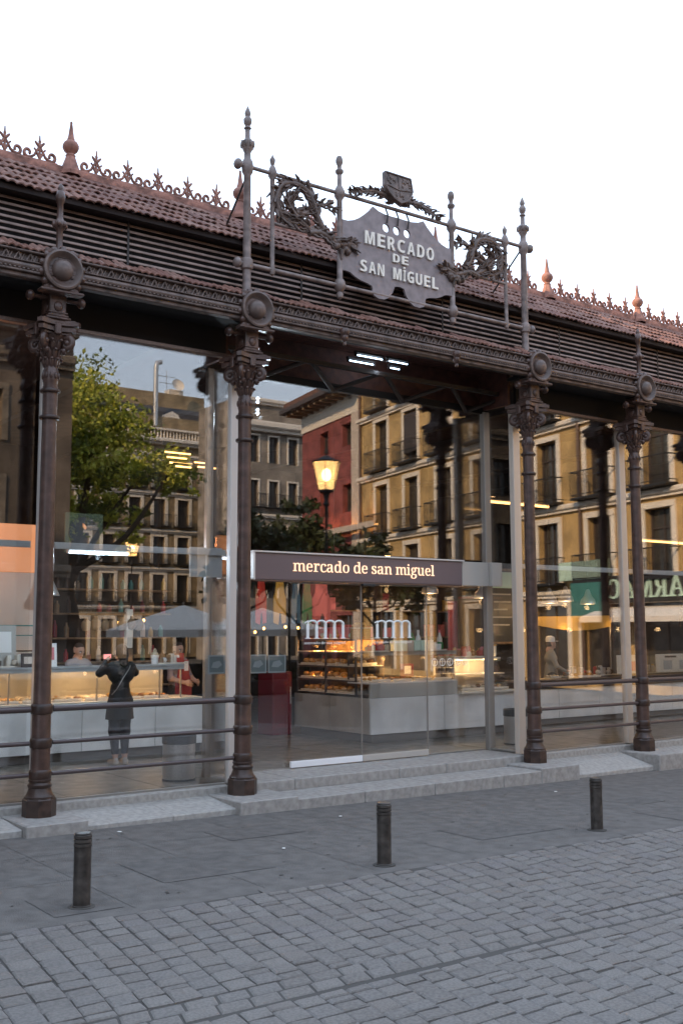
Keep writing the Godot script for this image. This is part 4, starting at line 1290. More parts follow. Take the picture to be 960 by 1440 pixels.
func build_left_counter() -> void:
	var c := thing("deli_counter", "white marble deli counter with glass display behind the left bay", "counter", Vector3(0, 0.05, -3.6))
	var xs := [-4.6, -3.4, -2.25, -1.25, -0.55, 0.62, 1.45]
	for k in 6:
		var a: float = xs[k]
		var b: float = xs[k + 1]
		part("front_panel", B.new().box(Vector3((a + b) * 0.5, 0.46, -0.02), Vector3(b - a - 0.008, 0.66, 0.04), 0.003), M.marble, c)
	part("kick_board", B.new().box(Vector3(-1.57, 0.065, -0.10), Vector3(6.0, 0.13, 0.04)), M.kick, c)
	part("carcass", B.new().box(Vector3(-1.57, 0.44, -0.44), Vector3(6.0, 0.70, 0.76)), M.kick, c)
	part("ledge", B.new().box(Vector3(-1.57, 0.815, -0.38), Vector3(6.06, 0.045, 0.84), 0.005), M.cream, c)
	part("case_glass", B.new().box(Vector3(-1.75, 1.08, -0.06), Vector3(5.7, 0.48, 0.01)), M.case_glass, c)
	part("case_top", B.new().box(Vector3(-1.75, 1.335, -0.28), Vector3(5.74, 0.03, 0.50), 0.004), M.pale_panel, c)
	part("case_back", B.new().box(Vector3(-1.75, 1.07, -0.74), Vector3(5.7, 0.48, 0.02)), M.stall_grey, c)
	part("case_lip", B.new().box(Vector3(-1.75, 1.305, -0.05), Vector3(5.74, 0.07, 0.02), 0.003), M.pale_panel, c)
	for x in [-4.58, -3.0, -1.62, -0.3, 0.72, 1.08]:
		part("case_post", B.new().box(Vector3(x, 1.08, -0.075), Vector3(0.02, 0.48, 0.02)), M.frame_grey, c)
	part("strip_light", B.new().box(Vector3(-1.75, 1.31, -0.12), Vector3(5.6, 0.016, 0.03)), M.case_light, c)
	for x in [-3.6, -1.9, -0.4, 0.75]:
		omni(Vector3(x, 1.28, -3.85), Color(1.0, 0.80, 0.56), 0.17, 0.03)
	var kinds := ["pastry_cream", "mixed", "pastry_gold", "pastry_cream", "mixed", "pastry_cream", "pastry_gold", "mixed"]
	var where := ["far left of the deli case", "left of the column in the deli case", "just right of the column in the deli case", "left of the person in black", "hidden beside the person in black", "right of the person in black", "under the case post at the right", "at the right end of the deli case"]
	for k in 8:
		food_tray(Vector3(-2.6 + k * 0.47, 0.89, -3.93), 0.42, 0.42, kinds[k], 9 + (k % 3) * 3, "low tray of small pale pastries lying " + where[k])
	# boxes on the counter top
	for k in 3:
		var b := thing("menu_card", ["white menu card leaning on the left counter top", "pale framed price board on the left counter, farthest left", "small dark framed card in front of the pale board"][k], "card", Vector3([-1.0, -1.62, -1.32][k], 1.40, [-3.75, -3.95, -3.75][k]))
		part("card", B.new().box(Vector3(0, [0.17, 0.3, 0.1][k], 0), Vector3([0.22, 0.4, 0.2][k], [0.34, 0.6, 0.2][k], 0.015), 0.003), [M.paper, M.stall_grey, M.shutter][k], b, Transform3D(Basis(Vector3.RIGHT, -0.12), Vector3.ZERO))
		part("print", B.new().box(Vector3(0, [0.19, 0.36, 0.1][k], 0.009), Vector3([0.14, 0.26, 0.12][k], [0.18, 0.3, 0.1][k], 0.002)), [M.pink, M.paper, M.stall_wall][k], b, Transform3D(Basis(Vector3.RIGHT, -0.12), Vector3.ZERO))
	# stall partition, its upper board glows in place of warm lamp light
	var w := thing("stall_partition", "tall stall partition lit orange at the top behind the leftmost column", "partition", Vector3(-1.95, 0.05, -5.0))
	part("lit_board", B.new().box(Vector3(0.22, 3.15, 0.0), Vector3(2.3, 0.75, 0.06), 0.004), M.lightbox, w)
	part("upper_board", B.new().box(Vector3(0.22, 2.17, 0.0), Vector3(2.3, 1.2, 0.06), 0.004), M.stall_wall, w)
	part("lower_board", B.new().box(Vector3(0.22, 0.78, 0.0), Vector3(2.3, 1.54, 0.06), 0.004), M.stall_grey, w)
	part("green_line", B.new().box(Vector3(0.22, 1.95, 0.034), Vector3(2.2, 0.02, 0.006)), M.teal, w)
	part("green_line", B.new().box(Vector3(0.22, 1.80, 0.034), Vector3(2.2, 0.014, 0.006)), M.teal, w)
	part("board_edge", B.new().box(Vector3(1.385, 1.75, 0.0), Vector3(0.03, 3.5, 0.09)), M.frame_grey, w)
	text("NO", "Droid Serif", 400, -0.55, 0.55, 2.45, 2.85, 0.034, 0.01, M.wood, w)
	omni(Vector3(-1.8, 3.4, -4.4), Color(1.0, 0.62, 0.36), 0.35, 0.1)
	for k in 2:
		var lp := thing("wall_lamp", ["copper bowl lamp on the stall partition left of the column", "dark cone lamp hanging just right of the leftmost column"][k], "lamp", Vector3([-1.75, -0.78][k], [2.75, 2.45][k], [-4.7, -4.4][k]))
		part("shade", B.new().lathe([Vector2(0.03, 0.18), Vector2(0.05, 0.14), Vector2(0.17, 0.0), Vector2(0.16, 0.0), Vector2(0.04, 0.13)] if k == 0 else [Vector2(0.02, 0.3), Vector2(0.04, 0.25), Vector2(0.15, 0.0), Vector2(0.14, 0.0), Vector2(0.03, 0.22)], 16), M.bronze if k == 0 else M.steel, lp)
		part("bulb", B.new().ball(Vector3(0, 0.03, 0), Vector3(0.04, 0.05, 0.04), 8, 5), M.bulb_warm if k == 0 else M.black_plastic, lp)
		part("cord", B.new().tube([Vector3(0, 0.25, 0), Vector3(0, 1.2, 0)], 0.008, 0.008, 5), M.black_plastic, lp)
	# round stall sign on a dark green square
	var rs := thing("round_sign", "dark round stall sign with a small flame on a green square", "sign", Vector3(-0.30, 3.42, -4.3))
	part("back_plate", B.new().box(Vector3(0, 0, 0), Vector3(0.62, 0.62, 0.03), 0.005), mat("bottle_green", lin(0.035, 0.05, 0.022), 0.6), rs)
	part("disc", B.new().lathe([Vector2(0.0, 0.0), Vector2(0.25, 0.0), Vector2(0.25, 0.015), Vector2(0.0, 0.02)], 28), M.black_plastic, rs, Transform3D(Basis(Vector3.RIGHT, PI / 2), Vector3(0, 0, 0.016)))
	part("flame_mark", B.new().slab(PackedVector2Array([Vector2(-0.035, 0.15), Vector2(-0.03, 0.09), Vector2(0.01, 0.05), Vector2(0.03, 0.08), Vector2(0.0, 0.13)]), 0.036, 0.042), M.lightbox, rs)
	# cold strip lamp
	tube_lamp(Vector3(-0.78, 2.99, -2.6), 0.86, "tube_cold", "bright white strip lamp hanging over the deli counter", 0.02)
	omni(Vector3(-0.78, 2.93, -2.6), Color(0.82, 0.92, 1.0), 1.25, 0.03)

func tube_lamp(p: Vector3, l: float, m: String, label: String, r := 0.022) -> void:
	var t := thing("strip_lamp", label, "lamp", p)
	part("tube", B.new().tube([Vector3(-l * 0.5, 0, 0), Vector3(0, 0, 0), Vector3(l * 0.5, 0, 0)], r, r, 8), M[m], t)
	part("housing", B.new().box(Vector3(0, 0.045, -0.01), Vector3(l + 0.06, 0.03, 0.05), 0.005), M.iron_dark if r < 0.018 else M.frame_white, t)
	for s in [-1.0, 1.0]:
		part("end_cap", B.new().box(Vector3(s * (l * 0.5 + 0.015), 0.01, 0), Vector3(0.03, 0.06, 0.04), 0.006), M.iron_dark if r < 0.018 else M.frame_white, t)

func build_kiosk() -> void:
	var k := thing("pastry_kiosk", "marble pastry kiosk with lit glass cases behind the sliding doors", "counter", Vector3(4.14, 0.05, -2.82))
	# front (towards the street) and left return
	part("plinth", B.new().box(Vector3(1.75, 0.07, -1.1), Vector3(3.4, 0.14, 2.1)), M.kick, k)
	for i in 2:
		part("front_panel", B.new().box(Vector3([0.81, 2.5][i], 0.435, -0.02), Vector3([1.61, 1.75][i], 0.59, 0.04), 0.004), M.marble, k)
	for i in 2:
		part("side_panel", B.new().box(Vector3(0.02, 0.435, -0.60 - i * 1.12), Vector3(0.04, 0.59, 1.11), 0.004), M.marble_beige, k)
	part("carcass", B.new().box(Vector3(1.72, 0.43, -1.15), Vector3(3.34, 0.56, 2.2)), M.kick, k)
	part("upper_band", B.new().box(Vector3(0.97, 0.85, -0.03), Vector3(1.93, 0.23, 0.05), 0.004), M.stall_grey, k)
	part("counter_top", B.new().box(Vector3(0.97, 0.975, -0.33), Vector3(1.95, 0.025, 0.62), 0.004), M.frame_white, k)
	part("case_front_glass", B.new().box(Vector3(0.97, 1.23, -0.05), Vector3(1.93, 0.48, 0.01)), M.case_glass, k)
	part("case_top", B.new().box(Vector3(0.97, 1.485, -0.34), Vector3(1.95, 0.025, 0.62), 0.004), M.frame_grey, k)
	part("strip_light", B.new().box(Vector3(0.97, 1.463, -0.12), Vector3(1.8, 0.016, 0.03)), M.case_light, k)
	part("case_lip", B.new().box(Vector3(0.97, 1.46, -0.04), Vector3(1.95, 0.055, 0.02), 0.003), M.frame_grey, k)
	part("case_back", B.new().box(Vector3(0.97, 1.2, -0.66), Vector3(1.9, 0.5, 0.02)), M.shutter, k)
	# side case with three shelves, facing the aisle on the left
	part("side_case_glass", B.new().box(Vector3(0.01, 1.22, -1.3), Vector3(0.01, 0.94, 1.75)), M.case_glass, k)
	part("side_case_back", B.new().box(Vector3(0.62, 1.22, -1.3), Vector3(0.02, 0.94, 1.75)), M.wood, k)
	for i in 4:
		part("shelf", B.new().box(Vector3(0.31, 0.78 + i * 0.235, -1.3), Vector3(0.6, 0.014, 1.74), 0.002), M.tray, k)
		part("shelf_lip", B.new().box(Vector3(0.018, 0.99 + i * 0.235, -1.3), Vector3(0.008, 0.03, 1.74)), M.bronze, k)
		part("shelf_light", B.new().box(Vector3(0.05, 0.990 + i * 0.235, -1.3), Vector3(0.012, 0.008, 1.7)), M.tube_warm, k)
	for z in [-0.42, -1.3, -2.18]:
		part("case_post", B.new().box(Vector3(0.015, 1.22, z), Vector3(0.03, 0.96, 0.03)), M.shutter, k)
	# curved cold case on the right
	var cv := B.new()
	var prev := Vector3(0, 0.78, 0.06)
	for i in 9:
		var a := PI * 0.5 * i / 8
		var p := Vector3(0, 0.82 + sin(a) * 0.5, 0.08 - (1.0 - cos(a)) * 0.42)
		cv.quad(Vector3(1.98, prev.y, prev.z), Vector3(3.3, prev.y, prev.z), Vector3(3.3, p.y, p.z), Vector3(1.98, p.y, p.z), Vector3(0, 0.4, 1))
		prev = p
	part("curved_glass", cv, M.case_glass, k)
	part("curved_case_base", B.new().box(Vector3(2.64, 0.755, -0.28), Vector3(1.36, 0.05, 0.72), 0.01), M.cream, k)
	part("curved_case_shelf", B.new().box(Vector3(2.64, 1.06, -0.40), Vector3(1.3, 0.012, 0.40), 0.002), M.frame_white, k)
	part("curved_case_top", B.new().box(Vector3(2.64, 1.335, -0.50), Vector3(1.36, 0.03, 0.36), 0.005), M.frame_white, k)
	part("curved_strip_light", B.new().box(Vector3(2.64, 1.312, -0.38), Vector3(1.25, 0.016, 0.04)), M.case_light, k)
	part("curved_case_back", B.new().box(Vector3(2.64, 1.03, -0.68), Vector3(1.36, 0.55, 0.02)), M.cream, k)
	for z in [-0.75, -1.3, -1.85]:
		omni(Vector3(4.36, 1.62, -2.82 + z), Color(1.0, 0.70, 0.36), 0.26, 0.03)
		omni(Vector3(4.30, 1.12, -2.82 + z), Color(1.0, 0.70, 0.36), 0.12, 0.03)
	for x in [4.7, 5.6]:
		omni(Vector3(x, 1.42, -3.15), Color(1.0, 0.80, 0.52), 0.09, 0.03)
	for x in [6.45, 7.1]:
		omni(Vector3(x, 1.30, -3.15), Color(1.0, 0.86, 0.62), 0.10, 0.03)
	var shelf_words := ["lowest", "second", "third"]
	for s in 3:
		for i in 3:
			food_tray(Vector3(4.42, 0.84 + s * 0.235, -3.55 - i * 0.58), 0.46, 0.5, ["mixed", "pastry_gold", "mixed"][(s + i) % 3], 9, "tray of golden pastries on the %s kiosk shelf, %s" % [shelf_words[s], ["nearest the corner", "in the middle", "deepest in the hall"][i]])
	for i in 4:
		food_tray(Vector3(4.45 + i * 0.46, 1.04, -3.1), 0.40, 0.34, ["pastry_gold", "pastry_brown", "mixed", "pastry_brown"][i], 8, "tray of sweets in the front kiosk case, " + ["at the glass corner", "second from the glass corner", "third from the glass corner", "next to the curved case"][i])
	for i in 2:
		food_tray(Vector3(6.45 + i * 0.62, 0.835, -3.02), 0.52, 0.4, ["pastry_cream", "mixed"][i], 10, "tray of cream cakes in the curved case, " + ["left half", "right half"][i])
	# price boards and boxes on the kiosk
	var lb := [[4.9, 1.1, "dark price board inside the front kiosk case, left one", "shutter"], [5.35, 1.1, "violet price board with white card inside the kiosk case", "crimson"]]
	for b in lb:
		var t := thing("price_board", b[2], "board", Vector3(b[0], 1.06, -3.34))
		part("board", B.new().box(Vector3(0, 0.13, 0), Vector3(0.3, 0.26, 0.02), 0.004), M[b[3]], t)
		part("card", B.new().box(Vector3(0.01, 0.15, 0.012), Vector3(0.15, 0.14, 0.004)), M.paper if b[3] == "crimson" else M.kick, t)
	var jars := thing("jar_rack", "rack of small grey lidded jars in the kiosk case", "jars", Vector3(5.98, 1.04, -3.0))
	for i in 4:
		for j in 4:
			part("jar", B.new().lathe([Vector2(0.0, 0), Vector2(0.045, 0.0), Vector2(0.045, 0.07), Vector2(0.048, 0.075), Vector2(0.048, 0.095), Vector2(0.0, 0.1)], 10), M.frame_grey if (i + j) % 2 == 0 else M.iron_grey, jars, at(-0.2 + i * 0.11, j * 0.105, 0))
	var gb := thing("green_carton_row", "row of pale green cartons standing on top of the kiosk case", "cartons", Vector3(4.9, 1.55, -3.1))
	for i in 6:
		part("carton", B.new().box(Vector3(i * 0.15, 0.09, 0), Vector3(0.14, 0.18, 0.12), 0.004), M.mint if i % 3 != 2 else M.stall_wall, gb)
	for i in 3:
		var bt := thing("bottle", ["white bottle on the kiosk top, left of a pair", "slim green bottle beside the white bottle on the kiosk", "tall pink topped bottle on the kiosk top near the curved case"][i], "bottle", Vector3([5.5, 5.36, 6.0][i], 1.56, -3.2))
		part("body", B.new().lathe([Vector2(0, 0), Vector2(0.05, 0.0), Vector2(0.05, 0.2), Vector2(0.022, 0.27), Vector2(0.02, 0.32), Vector2(0.0, 0.32)], 12), [M.paper, M.green_cloth, M.cream][i], bt)
		part("cap", B.new().lathe([Vector2(0.024, 0.30), Vector2(0.024, 0.345), Vector2(0, 0.35)], 10), [M.frame_white, M.shutter, M.pink][i], bt)
	for i in 5:
		var g := thing("gift_box", ["orange glowing bread basket on the kiosk corner", "pink sweet box stacked on the kiosk side case", "rose coloured sweet box deeper on the side case", "red candy box at the far end of the side case", "pale candy box on the kiosk over the curved case"][i], "box", Vector3([4.3, 4.35, 4.4, 4.4, 7.3][i], [1.75, 1.75, 1.75, 1.75, 1.43][i], [-3.3, -3.7, -4.1, -4.5, -3.25][i]), 0.2 * i)
		part("box", B.new().box(Vector3(0, 0.09, 0), Vector3(0.28, 0.18, 0.22), 0.01), [M.pastry_gold, M.rose_cloth, M.pink, M.red_cloth, M.cream][i], g)
		part("lid", B.new().box(Vector3(0, 0.195, 0), Vector3(0.30, 0.03, 0.24), 0.008), [M.pastry_cream, M.pink, M.rose_cloth, M.red_box, M.pastry_gold][i], g)
		if i == 0:
			for j in 7:
				part("bread_roll", B.new().ball(Vector3(-0.1 + (j % 4) * 0.07, 0.23 + 0.03 * (j / 4), -0.04 + 0.06 * (j / 4)), Vector3(0.05, 0.035, 0.05), 8, 5), M.pastry_gold, g)

func goods_pile(called: String, label: String, category: String, p: Vector3, w: float, d: float, n: int, hues: Array, size: float) -> void:
	var t := thing(called, label, category, p)
	part("tray", B.new().box(Vector3(0, 0.01, 0), Vector3(w, 0.02, d), 0.004), M.tray, t)
	for k in n:
		var h := size * rng.randf_range(0.7, 1.5)
		var q := Vector3(rng.randf_range(-0.46, 0.46) * w, 0.02, rng.randf_range(-0.42, 0.42) * d)
		var b := B.new()
		var r := rng.randi() % 3
		if r == 0:
			b.box(Vector3(0, h * 0.5, 0), Vector3(size * 0.8, h, size * 0.7), size * 0.08)
		elif r == 1:
			b.lathe([Vector2(0, 0), Vector2(size * 0.35, 0), Vector2(size * 0.35, h * 0.7), Vector2(size * 0.2, h), Vector2(0, h)], 8)
		else:
			b.ball(Vector3(0, size * 0.4, 0), Vector3(size * 0.45, size * 0.4, size * 0.45), 8, 5)
		part(["packet", "jar", "sweet"][r], b, M[hues[rng.randi() % hues.size()]], t, Transform3D(Basis(Vector3.UP, rng.randf() * 3.0), q))

func build_goods() -> void:
	var sweet := ["rose_cloth", "pink", "pastry_gold", "pastry_cream", "red_cloth", "mint", "paper"]
	var jam := ["mint", "paper", "green_cloth", "cream", "stall_wall", "frame_grey"]
	goods_pile("sweets_pile", "heap of pink and gold sweets on top of the pastry side case", "sweets", Vector3(4.45, 1.75, -4.0), 0.5, 1.5, 46, sweet, 0.12)
	goods_pile("sweets_pile", "small heap of pink packets at the glass corner of the kiosk", "sweets", Vector3(4.38, 1.545, -3.02), 0.4, 0.3, 16, ["rose_cloth", "pink", "red_cloth", "pastry_cream"], 0.09)
	goods_pile("jar_group", "mixed pale jars and packets on the kiosk top between the cartons and the bottles", "jars", Vector3(5.75, 1.545, -3.2), 0.5, 0.4, 22, jam, 0.11)
	goods_pile("sweets_pile", "bright sweets and baskets on top of the curved cold case", "sweets", Vector3(6.9, 1.41, -3.3), 0.9, 0.3, 26, ["pastry_gold", "rose_cloth", "cream", "red_cloth", "pastry_brown"], 0.12)
	goods_pile("jar_group", "row of jars and packets on the deli case top near the red apron", "jars", Vector3(1.0, 1.40, -3.9), 0.5, 0.25, 14, ["cream", "paper", "stall_wall", "red_cloth", "wood"], 0.10)
	goods_pile("jar_group", "jars and cards on the deli case top left of the column", "jars", Vector3(-1.5, 1.40, -3.95), 0.7, 0.2, 14, ["cream", "paper", "stall_grey", "wood", "shutter"], 0.11)
	goods_pile("jar_group", "dark bottles and tins along the right counter behind the guard rail", "jars", Vector3(11.0, 0.93, -4.05), 1.6, 0.3, 30, ["shutter", "wood", "stall_grey", "red_box", "frame_grey", "steel"], 0.13)
	goods_pile("jar_group", "tins and bottles on the right counter at the edge of the glass", "jars", Vector3(13.6, 0.93, -4.1), 1.8, 0.3, 30, ["cream", "wood", "stall_grey", "mustard", "teal", "steel"], 0.13)
	var pots := thing("hanging_pots", "row of round pale pots hanging over the deli counter behind the person in black", "pots", Vector3(0.35, 1.98, -4.6))
	part("pot_bar", B.new().tube([Vector3(-0.55, 0.22, 0), Vector3(0, 0.22, 0), Vector3(0.55, 0.22, 0)], 0.012, 0.012, 6), M.black_plastic, pots)
	for k in 7:
		part("pot", B.new().lathe([Vector2(0, -0.09), Vector2(0.05, -0.08), Vector2(0.075, -0.02), Vector2(0.07, 0.05), Vector2(0.03, 0.09), Vector2(0.03, 0.13), Vector2(0, 0.13)], 12), M.wood, pots, at(-0.45 + k * 0.15, 0.02 + 0.02 * (k % 2), 0.02 * (k % 3)))
		part("hook", B.new().tube([Vector3(-0.45 + k * 0.15, 0.12, 0), Vector3(-0.45 + k * 0.15, 0.23, 0)], 0.006, 0.006, 5), M.black_plastic, pots)
	var rear := thing("rear_shelf", "dark rear shelf with bottles and tins behind the deli counter", "shelf", Vector3(0.9, 0.05, -6.4))
	for i in 5:
		part("shelf", B.new().box(Vector3(0, 0.9 + i * 0.42, 0), Vector3(2.6, 0.03, 0.35), 0.004), M.wood, rear)
		for j in 13:
			if rng.randf() < 0.85:
				var h := rng.randf_range(0.14, 0.3)
				part("bottle", B.new().lathe([Vector2(0, 0), Vector2(0.045, 0), Vector2(0.045, h * 0.65), Vector2(0.018, h * 0.85), Vector2(0.018, h), Vector2(0, h)], 8), M[["shutter", "crimson", "wood", "stall_wall", "mustard", "teal", "red_box"][rng.randi() % 7]], rear, at(-1.2 + j * 0.2, 0.917 + i * 0.42, rng.randf_range(-0.05, 0.08)))
	part("back_panel", B.new().box(Vector3(0, 1.5, -0.2), Vector3(2.7, 3.0, 0.04)), M.dark_wall, rear)

func build_back_stalls() -> void:
	# shelves of red boxes behind the kiosk
	var s := thing("shelf_unit", "dark shelf unit with red and pink boxes behind the kiosk", "shelf", Vector3(7.6, 0.05, -6.2))
	for i in 4:
		part("shelf", B.new().box(Vector3(0, 1.15 + i * 0.55, 0), Vector3(4.4, 0.03, 0.4), 0.004), M.wood, s)
	for x in [-2.2, -0.7, 0.8, 2.2]:
		part("upright", B.new().box(Vector3(x, 1.5, 0), Vector3(0.05, 3.0, 0.4), 0.004), M.shutter, s)
	part("back_panel", B.new().box(Vector3(0, 1.5, -0.21), Vector3(4.4, 3.0, 0.03)), M.dark_wall, s)
	var hues := ["red_box", "crimson", "red_box", "pink", "stall_wall", "crimson", "yellow_cloth"]
	for i in 3:
		for j in 9:
			if rng.randf() < 0.8:
				var h := rng.randf_range(0.16, 0.36)
				part("carton", B.new().box(Vector3(0, h * 0.5, 0), Vector3(rng.randf_range(0.2, 0.4), h, 0.25), 0.006), M[hues[rng.randi() % 7]], s, at(-2.0 + j * 0.48, 1.167 + i * 0.55, 0.02))
	for x in [6.4, 8.6]:
		omni(Vector3(x, 2.9, -5.6), Color(1.0, 0.78, 0.55), 0.12, 0.05)
	var cab := thing("red_cabinet", "crimson drinks cabinet standing left of the pastry kiosk", "cabinet", Vector3(3.74, 0.05, -5.2))
	part("body", B.new().box(Vector3(0.05, 0.56, 0), Vector3(0.42, 1.12, 0.5), 0.012), M.crimson, cab)
	part("door", B.new().box(Vector3(0.05, 0.6, 0.256), Vector3(0.37, 0.98, 0.012), 0.004), M.crimson, cab)
	part("handle", B.new().box(Vector3(0.21, 0.7, 0.275), Vector3(0.02, 0.3, 0.02), 0.005), M.steel, cab)
	var ban := thing("red_banner", "tall bright red banner hanging right of the shelf unit", "banner", Vector3(8.15, 2.1, -5.2))
	part("cloth", B.new().box(Vector3(0, -0.35, 0), Vector3(0.30, 1.5, 0.015), 0.004), M.red_box, ban)
	part("rod", B.new().tube([Vector3(-0.2, 0.41, 0), Vector3(0.2, 0.41, 0)], 0.012, 0.012, 6), M.shutter, ban)
	# aprons on a line
	var rail := thing("hanging_rail", "dark rail the coloured aprons hang from above the aisle", "rail", Vector3(4.6, 2.86, -6.0))
	part("bar", B.new().tube([Vector3(-1.1, 0, 0), Vector3(0, 0, 0), Vector3(1.2, 0, 0)], 0.015, 0.015, 6), M.black_plastic, rail)
	for x in [-1.0, 1.1]:
		part("hanger_rod", B.new().tube([Vector3(x, 0, 0), Vector3(x, 3.3, 0)], 0.008, 0.008, 5), M.black_plastic, rail)
	var cols := ["red_cloth", "yellow_cloth", "blue_cloth", "green_cloth", "rose_cloth"]
	var what := ["red apron hanging at the left end of the rail", "mustard yellow apron hanging between the red and blue ones", "dark blue apron hanging on the rail", "green apron hanging beside the rose one", "wide rose pink apron hanging at the right end of the rail"]
	for i in 5:
		var a := thing("apron", what[i], "apron", Vector3([3.98, 4.4, 4.78, 5.04, 5.38][i], 2.84, -6.0), 0.0, "coloured aprons on the rail")
		var w: float = [0.24, 0.28, 0.2, 0.22, 0.42][i]
		var poly := PackedVector2Array([Vector2(-w * 0.3, 0), Vector2(w * 0.3, 0), Vector2(w * 0.36, -0.2), Vector2(w * 0.5, -0.3), Vector2(w * 0.5, -0.78), Vector2(w * 0.18, -0.8), Vector2(w * 0.12, -0.6), Vector2(-w * 0.02, -0.6), Vector2(-w * 0.1, -0.82), Vector2(-w * 0.5, -0.78), Vector2(-w * 0.5, -0.3), Vector2(-w * 0.36, -0.2)])
		part("cloth", B.new().slab(poly, -0.012, 0.012), M[cols[i]], a)
		part("strap", B.new().tube([Vector3(-w * 0.25, 0, 0), Vector3(0, 0.06, 0), Vector3(w * 0.25, 0, 0)], 0.01, 0.01, 5), M[cols[i]], a)
	omni(Vector3(4.6, 3.2, -4.8), Color(1.0, 0.85, 0.65), 0.09, 0.06)
	# pendant lamps
	var pl: Node3D
	var ps := [[5.95, 2.75, -4.6, "steel bell pendant lamp over the kiosk, nearest the doors' middle"], [7.0, 2.62, -4.6, "steel bell pendant lamp in front of the red shelf boxes"], [8.4, 2.55, -4.6, "steel bell pendant lamp beside the entrance corner post"], [9.95, 2.45, -4.2, "bell pendant lamp over the right counter, left one"], [10.45, 2.5, -4.2, "bell pendant lamp over the right counter, middle one"], [11.15, 2.45, -4.2, "bell pendant lamp over the right counter, right one"]]
	for p in ps:
		if pl == null:
			pl = thing("pendant_lamp", p[3], "lamp", Vector3.ZERO, 0.0, "bell pendant lamps in the hall")
			part("shade", B.new().lathe([Vector2(0.03, 0.32), Vector2(0.05, 0.28), Vector2(0.08, 0.18), Vector2(0.15, 0.10), Vector2(0.17, 0.0), Vector2(0.16, 0.0), Vector2(0.13, 0.1), Vector2(0.06, 0.18)], 18), M.steel, pl)
			part("bulb", B.new().ball(Vector3(0, 0.07, 0), Vector3(0.045, 0.06, 0.045), 8, 6), M.tube_warm, pl)
			part("cord", B.new().tube([Vector3(0, 0.3, 0), Vector3(0, 3.2, 0)], 0.006, 0.006, 5), M.black_plastic, pl)
			pl.position = Vector3(p[0], p[1], p[2])
		else:
			dup(pl, p[3]).position = Vector3(p[0], p[1], p[2])
	for p in ps:
		omni(Vector3(p[0], p[1] - 0.08, p[2]), Color(1.0, 0.8, 0.55), 0.12, 0.05)
	# small glowing bulbs strung across the back of the hall
	for i in 9:
		var bl := thing("string_bulb", ["small warm bulb below the aprons, leftmost", "small warm bulb below the aprons, second", "small warm bulb below the aprons, third", "small warm bulb below the green apron", "small warm bulb below the rose apron", "small warm bulb over the deli case, left", "small warm bulb over the deli case, right", "small warm bulb above the red banner", "small warm bulb right of the red banner"][i], "bulb", Vector3([3.9, 4.1, 4.3, 4.8, 5.1, 1.25, 1.75, 8.0, 9.0][i], [1.95, 1.88, 1.95, 1.98, 1.96, 2.05, 2.1, 3.1, 3.2][i], -6.4), 0.0, "small warm bulbs in the hall")
		part("bulb", B.new().ball(Vector3.ZERO, Vector3(0.026, 0.03, 0.026), 8, 6), M.bulb_warm, bl)
		part("socket", B.new().lathe([Vector2(0.02, 0.04), Vector2(0.02, 0.09), Vector2(0.0, 0.095)], 8), M.black_plastic, bl)
	# ceiling strip lamps seen through the glass
	var bars := [[1.66, 4.96, 0.5], [1.62, 4.86, 0.42], [1.95, 4.80, 0.3], [1.60, 4.74, 0.44], [2.05, 4.70, 0.36], [1.56, 4.66, 0.3]]
	for i in 6:
		tube_lamp(Vector3(bars[i][0], bars[i][1], -5.0 + i * 0.08), bars[i][2], "tube_warm", ["warm strip lamp, topmost of the six near the left glass bay", "warm strip lamp, second of the six from the top", "short warm strip lamp at the right of the six", "warm strip lamp, fourth of the six from the top", "warm strip lamp, fifth of the six at the right", "warm strip lamp, lowest of the six"][i], 0.014)
	tube_lamp(Vector3(9.95, 4.62, -5.0), 1.8, "tube_warm", "long warm strip lamp seen beside the column right of the doors", 0.025)
	tube_lamp(Vector3(14.9, 4.02, -5.0), 1.7, "tube_warm", "long warm strip lamp at the right edge of the glass", 0.022)
	for i in 4:
		tube_lamp(Vector3([2.37, 2.37, 2.89, 2.99][i], 5.80 if i % 2 == 0 else 5.765, -0.50 if i % 2 == 0 else -0.70), [0.46, 0.44, 0.36, 0.18][i], "tube_cold", ["cold tube under the porch roof, left pair at the back", "cold tube under the porch roof, left pair at the front", "cold tube under the porch roof, right pair at the front", "short cold tube under the porch roof, right pair at the back"][i], 0.009)
	omni(Vector3(2.6, 5.66, -0.60), Color(0.85, 0.92, 1.0), 0.07, 0.05)

